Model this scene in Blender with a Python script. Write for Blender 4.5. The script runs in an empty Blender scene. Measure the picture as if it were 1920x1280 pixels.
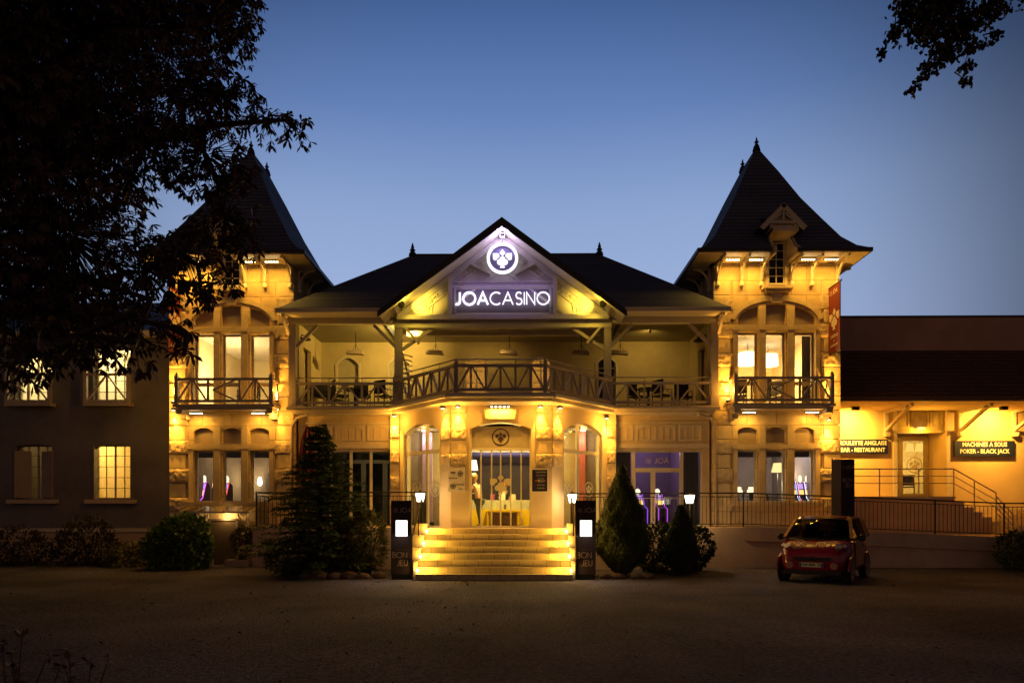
import bpy, bmesh, math, random
from mathutils import Vector, Matrix
R = math.radians
S = bpy.context.scene
COL = S.collection
# ---------------------------------------------------------------- camera, world, exposure
F, HY, YAW, CH = 1340.0, 960.0, R(0.7), 1.6
cam = bpy.data.objects.new('camera', bpy.data.cameras.new('camera'))
COL.objects.link(cam)
cam.location = (0, 0, CH)
cam.rotation_euler = (R(90), 0, YAW)
cam.data.sensor_width = 36
cam.data.lens = F / 1920 * 36
cam.data.shift_y = (HY - 640) / 1920
cam.data.clip_end = 2000
cam.data.clip_start = 0.1
S.camera = cam
W = bpy.data.worlds.new('World')
S.world = W
W.use_nodes = True
nt = W.node_tree
bg = nt.nodes['Background']
tc = nt.nodes.new('ShaderNodeTexCoord')
sx = nt.nodes.new('ShaderNodeSeparateXYZ')
nt.links.new(tc.outputs['Generated'], sx.inputs[0])
cr = nt.nodes.new('ShaderNodeValToRGB')
nt.links.new(sx.outputs['Z'], cr.inputs[0])
def lin(c):
    return tuple(((v / 255) / 12.92 if v / 255 < .04045 else ((v / 255 + .055) / 1.055) ** 2.4) for v in c)
stops = [(0.0, (120, 135, 165)), (.2, (163, 181, 222)), (.31, (152, 174, 215)), (.386, (140, 164, 208)), (.488, (101, 131, 186)), (.575, (74, 105, 160)), (.75, (38, 58, 104)), (1.0, (20, 32, 66))]
e = cr.color_ramp.elements
while len(e) < len(stops): e.new(.5)
for i, (p, c) in enumerate(stops):
    e[i].position = p; e[i].color = (*lin(c), 1)
# the afterglow stands behind the building; the sky behind the viewer is darker, and it falls off to both sides
mr = nt.nodes.new('ShaderNodeMapRange'); mr.interpolation_type = 'SMOOTHSTEP'
mr.inputs['From Min'].default_value = -.3; mr.inputs['From Max'].default_value = .95
mr.inputs['To Min'].default_value = .10; mr.inputs['To Max'].default_value = 1.0
nt.links.new(sx.outputs['Y'], mr.inputs[0])
mx = nt.nodes.new('ShaderNodeVectorMath'); mx.operation = 'SCALE'
q1 = nt.nodes.new('ShaderNodeVectorMath'); q1.operation = 'DOT_PRODUCT'; nt.links.new(tc.outputs['Generated'], q1.inputs[0]); q1.inputs[1].default_value = (-.012, .9724, .2327)
q2 = nt.nodes.new('ShaderNodeMapRange'); q2.interpolation_type = 'SMOOTHSTEP'; q2.inputs['From Min'].default_value = .765; q2.inputs['From Max'].default_value = .965; q2.inputs['To Min'].default_value = .22; q2.inputs['To Max'].default_value = 1
nt.links.new(q1.outputs['Value'], q2.inputs[0])
q3 = nt.nodes.new('ShaderNodeMath'); q3.operation = 'MULTIPLY'; nt.links.new(q2.outputs[0], q3.inputs[0]); nt.links.new(mr.outputs[0], q3.inputs[1])
nt.links.new(cr.outputs[0], mx.inputs[0]); nt.links.new(q3.outputs[0], mx.inputs['Scale'])
# warm fill added low in the sky behind the viewer, as town glow
m2 = nt.nodes.new('ShaderNodeMapRange'); m2.interpolation_type = 'SMOOTHSTEP'
m2.inputs['From Min'].default_value = .1; m2.inputs['From Max'].default_value = -.6
nt.links.new(sx.outputs['Y'], m2.inputs[0])
m3 = nt.nodes.new('ShaderNodeMapRange'); m3.inputs['From Min'].default_value = .9; m3.inputs['From Max'].default_value = .0
nt.links.new(sx.outputs['Z'], m3.inputs[0])
mm_ = nt.nodes.new('ShaderNodeMath'); mm_.operation = 'MULTIPLY'
nt.links.new(m2.outputs[0], mm_.inputs[0]); nt.links.new(m3.outputs[0], mm_.inputs[1])
gl_ = nt.nodes.new('ShaderNodeVectorMath'); gl_.operation = 'SCALE'; gl_.inputs[0].default_value = (.17, .088, .055)
nt.links.new(mm_.outputs[0], gl_.inputs['Scale'])
ad_ = nt.nodes.new('ShaderNodeVectorMath'); ad_.operation = 'ADD'
nt.links.new(mx.outputs[0], ad_.inputs[0]); nt.links.new(gl_.outputs[0], ad_.inputs[1])
nt.links.new(ad_.outputs[0], bg.inputs[0])
bg.inputs[1].default_value = 1.0
S.view_settings.view_transform = 'Standard'
S.view_settings.look = 'None'
S.view_settings.gamma = 1
S.view_settings.exposure = 0.0
S.render.engine = 'CYCLES'
S.cycles.use_denoising = True
S.cycles.max_bounces = 6
S.cycles.transparent_max_bounces = 12
S.cycles.sample_clamp_indirect = 4
S.cycles.caustics_reflective = False
S.cycles.caustics_refractive = False
LS = 3.6   # common scale of the building's own lamps
# ---------------------------------------------------------------- helpers
def at(px, py, Y):
    a = (px - 960) / F; c, s = math.cos(YAW), math.sin(YAW)
    t = Y / (c + a * s)
    return Vector((t * (a * c - s), Y, CH + (HY - py) / F * t))
def ax(px, Y): return at(px, HY, Y).x
def az(py, Y): return CH + (HY - py) / F * Y
ORG = {}
def tag(o, label=None, cat=None, group=None, kind=None):
    if label: o['label'] = label
    if cat: o['category'] = cat
    if group: o['group'] = group
    if kind: o['kind'] = kind
    return o
def thing(name, loc, label, cat, group=None):
    o = bpy.data.objects.new(name, None); COL.objects.link(o)
    o.empty_display_size = .2
    o.location = loc; ORG[o.name] = Vector(loc)
    return tag(o, label, cat, group)
class MB:
    def __init__(s, T=None): s.v = []; s.f = []; s.T = T
    def add(s, vs, fs):
        n = len(s.v)
        for p in vs:
            p = Vector(p); s.v.append(s.T @ p if s.T else p)
        s.f += [tuple(i + n for i in f) for f in fs]
        return s
    def box(s, x0, x1, y0, y1, z0, z1):
        return s.add([(x, y, z) for x in (x0, x1) for y in (y0, y1) for z in (z0, z1)],
                     [(0, 1, 3, 2), (4, 6, 7, 5), (0, 4, 5, 1), (2, 3, 7, 6), (0, 2, 6, 4), (1, 5, 7, 3)])
    def cbox(s, x, y, z, a, b, c): return s.box(x - a / 2, x + a / 2, y - b / 2, y + b / 2, z, z + c)
    def beam(s, p, q, w, h, up=(0, 0, 1)):
        p, q = Vector(p), Vector(q); d = (q - p).normalized(); u = Vector(up)
        if abs(d.dot(u)) > .98: u = Vector((0, 1, 0))
        r = d.cross(u).normalized(); u = r.cross(d)
        r *= w / 2; u *= h / 2
        return s.add([p - r - u, p + r - u, p + r + u, p - r + u, q - r - u, q + r - u, q + r + u, q - r + u],
                     [(3, 2, 1, 0), (4, 5, 6, 7), (0, 1, 5, 4), (1, 2, 6, 5), (2, 3, 7, 6), (3, 0, 4, 7)])
    def tube(s, pts, r, n=6, cap=True):
        pts = [Vector(p) for p in pts]; rs = r if isinstance(r, (list, tuple)) else [r] * len(pts)
        vs = []; fs = []; prev = None
        for i, p in enumerate(pts):
            d = (pts[min(i + 1, len(pts) - 1)] - pts[max(i - 1, 0)])
            if d.length < 1e-9: d = Vector((0, 0, 1))
            d.normalize()
            u = Vector((0, 0, 1)) if abs(d.z) < .9 else Vector((0, 1, 0))
            if prev is not None:
                a = prev - d * prev.dot(d)
                if a.length > 1e-4: u = a
            a = (u - d * u.dot(d)).normalized(); prev = a; b = d.cross(a)
            for k in range(n):
                t = 2 * math.pi * k / n
                vs.append(p + (a * math.cos(t) + b * math.sin(t)) * rs[i])
        m = len(pts)
        for i in range(m - 1):
            for k in range(n):
                fs.append((i * n + k, i * n + (k + 1) % n, (i + 1) * n + (k + 1) % n, (i + 1) * n + k))
        if cap: fs += [tuple(range(n))[::-1], tuple((m - 1) * n + k for k in range(n))]
        return s.add(vs, fs)
    def lathe(s, c, prof, n=16, axis='z', cap=True):
        vs = []; fs = []
        for r, h in prof:
            for k in range(n):
                t = 2 * math.pi * k / n; a, b = r * math.cos(t), r * math.sin(t)
                o = (a, b, h) if axis == 'z' else ((a, -h, b) if axis == 'y' else (h, a, b))
                vs.append(Vector(c) + Vector(o))
        for i in range(len(prof) - 1):
            for k in range(n):
                fs.append((i * n + k, i * n + (k + 1) % n, (i + 1) * n + (k + 1) % n, (i + 1) * n + k))
        if cap: fs += [tuple(range(n))[::-1], tuple((len(prof) - 1) * n + k for k in range(n))]
        return s.add(vs, fs)
    def prism(s, poly, y0, y1):          # poly of (x, z), extruded in y
        n = len(poly)
        return s.add([(x, y0, z) for x, z in poly] + [(x, y1, z) for x, z in poly],
                     [tuple(range(n)), tuple(range(2 * n - 1, n - 1, -1))] + [(i, i + n, (i + 1) % n + n, (i + 1) % n) for i in range(n)])
    def slab(s, poly, z0, z1):           # poly of (x, y), extruded in z
        n = len(poly)
        return s.add([(x, y, z0) for x, y in poly] + [(x, y, z1) for x, y in poly],
                     [tuple(range(n))[::-1], tuple(range(n, 2 * n))] + [(i, (i + 1) % n, (i + 1) % n + n, i + n) for i in range(n)])
    def wall(s, x0, x1, z0, z1, y0, y1, ops=()):     # wall with rectangular openings (a, b, c, d)
        xs = sorted({x0, x1, *[v for o in ops for v in o[:2] if x0 < v < x1]}); zs = sorted({z0, z1, *[v for o in ops for v in o[2:4] if z0 < v < z1]})
        def solid(i, j):
            if i < 0 or j < 0 or i >= len(xs) - 1 or j >= len(zs) - 1: return False
            x, z = (xs[i] + xs[i + 1]) / 2, (zs[j] + zs[j + 1]) / 2
            return not any(o[0] < x < o[1] and o[2] < z < o[3] for o in ops)
        for i in range(len(xs) - 1):
            for j in range(len(zs) - 1):
                if not solid(i, j): continue
                a, b, c, d = xs[i], xs[i + 1], zs[j], zs[j + 1]
                s.add([(a, y0, c), (b, y0, c), (b, y0, d), (a, y0, d), (a, y1, c), (b, y1, c), (b, y1, d), (a, y1, d)],
                      [(0, 1, 2, 3), (7, 6, 5, 4)] + ([] if solid(i - 1, j) else [(4, 0, 3, 7)]) + ([] if solid(i + 1, j) else [(1, 5, 6, 2)])
                      + ([] if solid(i, j - 1) else [(4, 5, 1, 0)]) + ([] if solid(i, j + 1) else [(3, 2, 6, 7)]))
        return s
    def spandrel(s, a, b, z0, z1, y0, y1, n=10):    # fills an opening's top above an arch that springs at z0 and peaks at z1
        for sg in (0, 1):
            pts = []
            for k in range(n + 1):
                t = k / n * .5 + (.5 if sg else 0)
                x = a + (b - a) * t
                w, h = (b - a) / 2, z1 - z0
                rr = (w * w + h * h) / (2 * h)
                pts.append((x, z1 - rr + math.sqrt(max(0, rr * rr - (x - (a + b) / 2) ** 2))))
            pts = ([(a, z1 + .002)] + pts) if not sg else (pts + [(b, z1 + .002)])
            s.prism(pts[::-1], y0, y1)
        return s
    def rough(s, x0, x1, z0, z1, y, d, amp, rnd, nx=13, nz=9):     # rock-faced block front
        g = []
        for j in range(nz + 1):
            for i in range(nx + 1):
                ed = i in (0, nx) or j in (0, nz)
                g.append((x0 + (x1 - x0) * i / nx, y + (0 if ed else -amp * rnd.uniform(.1, 1)), z0 + (z1 - z0) * j / nz))
        n = nx + 1
        s.add(g, [(j * n + i, j * n + i + 1, (j + 1) * n + i + 1, (j + 1) * n + i) for j in range(nz) for i in range(nx)])
        return s.add([(x0, y, z0), (x1, y, z0), (x1, y, z1), (x0, y, z1), (x0, y + d, z0), (x1, y + d, z0), (x1, y + d, z1), (x0, y + d, z1)],
                     [(0, 4, 5, 1), (1, 5, 6, 2), (2, 6, 7, 3), (3, 7, 4, 0)])
    def build(s, name, mat, parent=None, smooth=False, recalc=True):
        me = bpy.data.meshes.new(name)
        org = ORG[parent.name] if parent is not None else Vector((0, 0, 0))
        me.from_pydata([p - org for p in s.v], [], s.f)
        if recalc:
            bm = bmesh.new(); bm.from_mesh(me)
            bmesh.ops.recalc_face_normals(bm, faces=bm.faces); bm.to_mesh(me); bm.free()
        if smooth: me.polygons.foreach_set('use_smooth', [True] * len(me.polygons))
        o = bpy.data.objects.new(name, me); COL.objects.link(o)
        me.materials.append(mat)
        if parent is not None: o.parent = parent
        ORG[o.name] = org
        return o
def copy_tree(o, parent=None):
    c = o.copy(); COL.objects.link(c); ORG[c.name] = ORG.get(o.name, Vector())
    if parent is not None: c.parent = parent
    for ch in list(o.children): copy_tree(ch, c)
    return c
# ---------------------------------------------------------------- materials
MC = {}
def mat(name, col, rough=.7, var=.12, scale=6, bump=.0, bscale=60, metal=0, em=None, ems=1, spec=.5):
    if name in MC: return MC[name]
    m = bpy.data.materials.new(name); m.use_nodes = True; n = m.node_tree; b = n.nodes['Principled BSDF']
    b.inputs['Roughness'].default_value = rough; b.inputs['Metallic'].default_value = metal
    b.inputs['Specular IOR Level'].default_value = spec
    t = n.nodes.new('ShaderNodeTexCoord')
    if em:
        b.inputs['Emission Color'].default_value = (*em, 1); b.inputs['Emission Strength'].default_value = ems
    if var:
        no = n.nodes.new('ShaderNodeTexNoise'); no.inputs['Scale'].default_value = scale; no.inputs['Detail'].default_value = 6
        no.inputs['Roughness'].default_value = .65
        n.links.new(t.outputs['Object'], no.inputs['Vector'])
        r = n.nodes.new('ShaderNodeValToRGB')
        r.color_ramp.elements[0].position = .3; r.color_ramp.elements[1].position = .7
        r.color_ramp.elements[0].color = (*[max(0, c * (1 - var)) for c in col], 1)
        r.color_ramp.elements[1].color = (*[min(1, c * (1 + var)) for c in col], 1)
        n.links.new(no.outputs['Fac'], r.inputs[0]); n.links.new(r.outputs[0], b.inputs['Base Color'])
    else: b.inputs['Base Color'].default_value = (*col, 1)
    if bump:
        n2 = n.nodes.new('ShaderNodeTexNoise'); n2.inputs['Scale'].default_value = bscale; n2.inputs['Detail'].default_value = 4
        n.links.new(t.outputs['Object'], n2.inputs['Vector'])
        bp = n.nodes.new('ShaderNodeBump'); bp.inputs['Strength'].default_value = bump; bp.inputs['Distance'].default_value = .02
        n.links.new(n2.outputs['Fac'], bp.inputs['Height']); n.links.new(bp.outputs[0], b.inputs['Normal'])
    MC[name] = m; return m
def emis(name, col, st):
    if name in MC: return MC[name]
    m = bpy.data.materials.new(name); m.use_nodes = True; n = m.node_tree; n.nodes.clear()
    em = n.nodes.new('ShaderNodeEmission'); o = n.nodes.new('ShaderNodeOutputMaterial')
    em.inputs[0].default_value = (*col, 1); em.inputs[1].default_value = st
    n.links.new(em.outputs[0], o.inputs[0]); MC[name] = m; return m
def glassm(name, tint=(.9, .92, .9), refl=1.45, ro=.02):
    if name in MC: return MC[name]
    m = bpy.data.materials.new(name); m.use_nodes = True; n = m.node_tree; n.nodes.clear()
    tr = n.nodes.new('ShaderNodeBsdfTransparent'); gl = n.nodes.new('ShaderNodeBsdfGlossy'); mx = n.nodes.new('ShaderNodeMixShader')
    lw = n.nodes.new('ShaderNodeLayerWeight'); lw.inputs[0].default_value = .5
    pw = n.nodes.new('ShaderNodeMath'); pw.operation = 'POWER'; pw.inputs[1].default_value = 4; n.links.new(lw.outputs['Facing'], pw.inputs[0])
    fr = n.nodes.new('ShaderNodeMapRange'); fr.inputs['To Min'].default_value = ((refl - 1) / (refl + 1)) ** 2; fr.inputs['To Max'].default_value = .7; n.links.new(pw.outputs[0], fr.inputs[0])
    tr.inputs[0].default_value = (*tint, 1); gl.inputs['Roughness'].default_value = ro; gl.inputs[0].default_value = (.9, .9, .9, 1)
    o = n.nodes.new('ShaderNodeOutputMaterial')
    n.links.new(fr.outputs[0], mx.inputs[0]); n.links.new(tr.outputs[0], mx.inputs[1]); n.links.new(gl.outputs[0], mx.inputs[2]); n.links.new(mx.outputs[0], o.inputs[0])
    MC[name] = m; return m
def coursed(name, c1, c2, row, bw, rough=.6, bumpd=.01, mortar=(.01, .01, .012), ms=.01, vert=True):
    """rows of slates or tiles: a brick pattern over (x+y, z) with real bump"""
    m = bpy.data.materials.new(name); m.use_nodes = True; n = m.node_tree; b = n.nodes['Principled BSDF']; b.inputs['Roughness'].default_value = rough; b.inputs['Specular IOR Level'].default_value = .25 if rough > .7 else .5
    t = n.nodes.new('ShaderNodeTexCoord'); s = n.nodes.new('ShaderNodeSeparateXYZ'); n.links.new(t.outputs['Object'], s.inputs[0])
    ad = n.nodes.new('ShaderNodeMath'); ad.operation = 'ADD'; n.links.new(s.outputs[0], ad.inputs[0])
    if vert: n.links.new(s.outputs[1], ad.inputs[1])
    else: ad.inputs[1].default_value = 0
    cb = n.nodes.new('ShaderNodeCombineXYZ'); n.links.new(ad.outputs[0], cb.inputs[0]); n.links.new(s.outputs[2 if vert else 1], cb.inputs[1])
    br = n.nodes.new('ShaderNodeTexBrick'); br.inputs['Scale'].default_value = 1; br.inputs['Row Height'].default_value = row; br.inputs['Brick Width'].default_value = bw
    br.inputs['Mortar Size'].default_value = ms; br.inputs['Color1'].default_value = (*c1, 1); br.inputs['Color2'].default_value = (*c2, 1); br.inputs['Mortar'].default_value = (*mortar, 1)
    n.links.new(cb.outputs[0], br.inputs['Vector']); n.links.new(br.outputs['Color'], b.inputs['Base Color'])
    iv = n.nodes.new('ShaderNodeMath'); iv.operation = 'SUBTRACT'; iv.inputs[0].default_value = 1; n.links.new(br.outputs['Fac'], iv.inputs[1])
    bp = n.nodes.new('ShaderNodeBump'); bp.inputs['Strength'].default_value = .8; bp.inputs['Distance'].default_value = bumpd
    n.links.new(iv.outputs[0], bp.inputs['Height']); n.links.new(bp.outputs[0], b.inputs['Normal'])
    MC[name] = m; return m
SLATE = coursed('slate', (.075, .095, .16), (.10, .12, .19), .13, 7.3, .85, .006)
TILE = coursed('roof tile', (.10, .055, .045), (.14, .075, .055), .16, .2, .8)
def masonry(name, base, row=.42, bw=.86):
    m = mat(name, base, .88, .2, 3.2, 0); n = m.node_tree; b = n.nodes['Principled BSDF']; t = n.nodes['Texture Coordinate']
    s = n.nodes.new('ShaderNodeSeparateXYZ'); n.links.new(t.outputs['Object'], s.inputs[0])
    ad = n.nodes.new('ShaderNodeMath'); n.links.new(s.outputs[0], ad.inputs[0]); n.links.new(s.outputs[1], ad.inputs[1])
    z = n.nodes.new('ShaderNodeMath'); z.inputs[1].default_value = -1.2; n.links.new(s.outputs[2], z.inputs[0])
    cb = n.nodes.new('ShaderNodeCombineXYZ'); n.links.new(ad.outputs[0], cb.inputs[0]); n.links.new(z.outputs[0], cb.inputs[1])
    br = n.nodes.new('ShaderNodeTexBrick'); br.inputs['Scale'].default_value = 1; br.inputs['Row Height'].default_value = row; br.inputs['Brick Width'].default_value = bw
    br.inputs['Mortar Size'].default_value = .009; br.inputs['Mortar Smooth'].default_value = .3; br.inputs['Color1'].default_value = (1.08, 1.05, 1.0, 1); br.inputs['Color2'].default_value = (.82, .80, .78, 1); br.inputs['Mortar'].default_value = (.55, .48, .4, 1)
    n.links.new(cb.outputs[0], br.inputs['Vector'])
    mi = n.nodes.new('ShaderNodeMix'); mi.data_type = 'RGBA'; mi.blend_type = 'MULTIPLY'; mi.inputs[0].default_value = 1
    src = b.inputs['Base Color'].links[0].from_socket; n.links.new(src, mi.inputs[6]); n.links.new(br.outputs['Color'], mi.inputs[7]); n.links.new(mi.outputs[2], b.inputs['Base Color'])
    no = n.nodes.new('ShaderNodeTexNoise'); no.inputs['Scale'].default_value = 22; no.inputs['Detail'].default_value = 8; no.inputs['Roughness'].default_value = .7; n.links.new(t.outputs['Object'], no.inputs['Vector'])
    mu = n.nodes.new('ShaderNodeMath'); mu.operation = 'MULTIPLY_ADD'; mu.inputs[1].default_value = -1.2; n.links.new(br.outputs['Fac'], mu.inputs[0]); n.links.new(no.outputs['Fac'], mu.inputs[2])
    bp = n.nodes.new('ShaderNodeBump'); bp.inputs['Strength'].default_value = .9; bp.inputs['Distance'].default_value = .016; n.links.new(mu.outputs[0], bp.inputs['Height']); n.links.new(bp.outputs[0], b.inputs['Normal'])
    return m
MASON = masonry('stone masonry', (.62, .49, .30))
RENDER = mat('lime render', (.62, .50, .33), .85, .1, 1.3, .25, 90)
STONE = mat('dressed stone', (.62, .50, .31), .85, .18, 2.5, .35, 40)
ROCK = mat('rock faced stone', (.60, .48, .31), .95, .3, 9, 1.0, 38)
CREAM = mat('cream paint', (.62, .56, .45), .5, .06, 3, .05, 30)
GREYP = mat('taupe paint', (.42, .35, .29), .55, .1, 5, .06, 40)
PANEL = mat('recessed wood panel', (.34, .27, .20), .6, .1, 3)
PEDI = mat('pediment paint', (.50, .46, .40), .5, .08, 3, .05, 30)
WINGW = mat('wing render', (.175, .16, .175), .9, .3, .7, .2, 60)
DARKM = mat('dark iron', (.02, .018, .016), .45, .1, 10, metal=.6)
WHITEM = mat('white frame', (.70, .66, .56), .4, .05, 4)
TILEST = coursed('step tile', (.55, .44, .24), (.60, .48, .27), 5, .33, .45, .002, (.25, .18, .1), .008)
CONC = mat('concrete', (.56, .42, .32), .9, .14, 2, .3, 50)
PLASTER = mat('plaster', (.66, .55, .40), .9, .1, 1.5, .2, 40)
GLASS = glassm('window glass')
DGLASS = glassm('door glass', (.93, .93, .9), 1.35)
LAMPC = (1.0, .44, .045)      # the facade lamps
YEL = (1.0, .49, .05)
WARM = (1.0, .64, .25)
EMW = emis('lamp face warm', (1, .8, .4), 14)
EMY = emis('lamp face amber', (1, .7, .25), 14)
EMV = emis('sign light white', (.88, .82, 1.0), 1.7)
EMWH = emis('lantern white', (1, .9, .62), 5)
# ---------------------------------------------------------------- lights
def light(kind, parent, loc, power, col=LAMPC, size=.05, target=None, spot=70, blend=.6, sy=None):
    d = bpy.data.lights.new(kind.lower() + '_light', kind); d.energy = power * LS; d.color = col
    if kind == 'AREA':
        d.shape = 'RECTANGLE'; d.size = size; d.size_y = sy or size
    else: d.shadow_soft_size = size
    if kind == 'SPOT': d.spot_size = R(spot); d.spot_blend = blend
    o = bpy.data.objects.new('lamp_light', d); COL.objects.link(o)
    loc = Vector(loc)
    if target is not None: o.rotation_euler = (Vector(target) - loc).to_track_quat('-Z', 'Y').to_euler()
    if parent is not None:
        o.parent = parent; loc = loc - ORG[parent.name]
    o.location = loc
    return o
# ---------------------------------------------------------------- ground
X0 = -0.52
def U(u): return X0 + u
def gmat():
    m = bpy.data.materials.new('gravel'); m.use_nodes = True; n = m.node_tree; b = n.nodes['Principled BSDF']; b.inputs['Roughness'].default_value = .95
    b.inputs['Specular IOR Level'].default_value = .2
    t = n.nodes.new('ShaderNodeTexCoord')
    def noise(sc, det=5):
        q = n.nodes.new('ShaderNodeTexNoise'); q.inputs['Scale'].default_value = sc; q.inputs['Detail'].default_value = det; n.links.new(t.outputs['Object'], q.inputs['Vector']); return q
    a, c = noise(.35, 6), noise(19, 6)
    vo = n.nodes.new('ShaderNodeTexVoronoi'); vo.inputs['Scale'].default_value = 38; n.links.new(t.outputs['Object'], vo.inputs['Vector'])
    r = n.nodes.new('ShaderNodeValToRGB'); r.color_ramp.elements[0].position = .35; r.color_ramp.elements[1].position = .7
    r.color_ramp.elements[0].color = (.04, .037, .052, 1); r.color_ramp.elements[1].color = (.12, .112, .145, 1)
    mi = n.nodes.new('ShaderNodeMix'); mi.data_type = 'RGBA'; mi.inputs[0].default_value = .6; mi.blend_type = 'MULTIPLY'
    r2 = n.nodes.new('ShaderNodeValToRGB'); r2.color_ramp.elements[0].position = .3; r2.color_ramp.elements[1].position = .65
    r2.color_ramp.elements[0].color = (.06, .06, .06, 1); r2.color_ramp.elements[1].color = (2.3, 2.2, 2.15, 1)
    n.links.new(a.outputs['Fac'], r.inputs[0]); n.links.new(c.outputs['Fac'], r2.inputs[0])
    n.links.new(r.outputs[0], mi.inputs[6]); n.links.new(r2.outputs[0], mi.inputs[7]); n.links.new(mi.outputs[2], b.inputs['Base Color'])
    ad = n.nodes.new('ShaderNodeMath'); ad.operation = 'ADD'; n.links.new(c.outputs['Fac'], ad.inputs[0]); n.links.new(vo.outputs['Distance'], ad.inputs[1])
    bp = n.nodes.new('ShaderNodeBump'); bp.inputs['Strength'].default_value = 1; bp.inputs['Distance'].default_value = .03
    n.links.new(ad.outputs[0], bp.inputs['Height']); n.links.new(bp.outputs[0], b.inputs['Normal'])
    return m
def gz(x, y):
    z = .025 * math.sin(x * .7 + y * .31) * math.sin(y * .55 - x * .2) * min(1, max(0, (16 - y) / 6))
    t = min(1, max(0, (y - 17.5) / 2.4)) * min(1, max(0, (abs(x + .6) - 3) / 2))
    return z + .07 * t
m = MB()
xs = [-400, -120, -50, -30] + [-24 + i * .5 for i in range(97)] + [30, 50, 120, 400]
ys = [-200, -60, -20, -6] + [-3 + i * .4 for i in range(63)] + [25, 32, 60, 150, 600]
m.add([(x, y, gz(x, y)) for y in ys for x in xs], [(j * len(xs) + i, j * len(xs) + i + 1, (j + 1) * len(xs) + i + 1, (j + 1) * len(xs) + i) for j in range(len(ys) - 1) for i in range(len(xs) - 1)])
tag(m.build('gravel_ground', gmat(), smooth=True), kind='structure')

# ---------------------------------------------------------------- emblem and stroke letters
def emblem(mb, c, s, y, d):
    """the four card suits; c = (x, z) centre, s = half width"""
    cir = lambda x, z, r, a0=0, a1=360, n=18: [(x + r * math.cos(R(a0 + (a1 - a0) * k / n)), z + r * math.sin(R(a0 + (a1 - a0) * k / n))) for k in range(n + (abs(a1 - a0) < 360))]
    P = [[(0, .94), (.33, .55), (0, .17), (-.33, .55)]]
    for g in (-1, 1):
        h_ = [(.99, .53), (.49, .53)] + cir(.49, .28, .25, 90, 270, 12)[1:-1] + [(.50, .04), (.49, .02)] + cir(.74, .03, .25, 180, 360, 12)[1:]
        P.append([(g * x, z) for x, z in h_])
    for x, z in ((0, -.10), (-.27, -.37), (.27, -.37)): P.append(cir(x, z, .27))
    P.append([(-.08, -.2), (.08, -.2), (.09, -.5), (.23, -.92), (-.23, -.92), (-.09, -.5)])
    for i in range(3):
        mx_, mz_ = (0, .56) if i == 0 else ((-.66, .2), (.66, .2))[i - 1]; P[i] = [(mx_ + (x - mx_) * .86, mz_ + (z - mz_) * .86) for x, z in P[i]]
    for i, q in enumerate(P): mb.prism([(c[0] + s * x, c[1] + s * z) for x, z in q], y - d - .0012 * i, y)
def ring(mb, c, ro, ri, y, d, n=40):
    vs = []
    for yy in (y - d, y):
        for r in (ro, ri):
            vs += [(c[0] + r * math.cos(2 * math.pi * k / n), yy, c[1] + r * math.sin(2 * math.pi * k / n)) for k in range(n)]
    fs = []
    for k in range(n):
        j = (k + 1) % n
        fs += [(k, j, n + j, n + k), (2 * n + k, 3 * n + k, 3 * n + j, 2 * n + j), (k, 2 * n + k, 2 * n + j, j), (n + k, n + j, 3 * n + j, 3 * n + k)]
    mb.add(vs, fs)
def arc(cx, cz, r, a0, a1, n=20, rz=None): return [(cx + r * math.cos(R(a0 + (a1 - a0) * k / n)), cz + (rz or r) * math.sin(R(a0 + (a1 - a0) * k / n))) for k in range(n + 1)]
GL = {'J': ([[(.34, 1), (.34, .26)] + arc(.12, .24, .22, 0, -125, 8)], .42), 'O': ([arc(.5, .5, .5, 90, 450, 32)], 1.0), 'A': ([[(0, 0), (.42, 1), (.84, 0)], [(.16, .34), (.68, .34)]], .84),
      'C': ([arc(.52, .5, .5, 50, 310)], .86), 'S': ([arc(.29, .75, .23, 35, 270, 12, .25)[:-1] + arc(.29, .25, .25, 90, -145, 12, .25)], .54), 'I': ([[(0, 0), (0, 1)]], .0), 'N': ([[(0, 0), (0, 1), (.66, 0), (.66, 1)]], .66),
      'B': ([[(0, 0), (0, 1), (.25, 1)] + arc(.25, .77, .23, 90, -90, 8) + [(0, .54)], [(.0, .5), (.28, .5)] + arc(.28, .25, .25, 90, -90, 8) + [(0, 0)]], .54), 'E': ([[(.45, 1), (0, 1), (0, 0), (.45, 0)], [(0, .52), (.4, .52)]], .45),
      'U': ([[(0, 1), (0, .3)] + arc(.3, .3, .3, 180, 360, 12) + [(.6, 1)]], .6), '!': ([[(0, 1), (0, .3)], [(0, .09), (0, 0)]], 0.0), ' ': ([], .3)}
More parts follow.
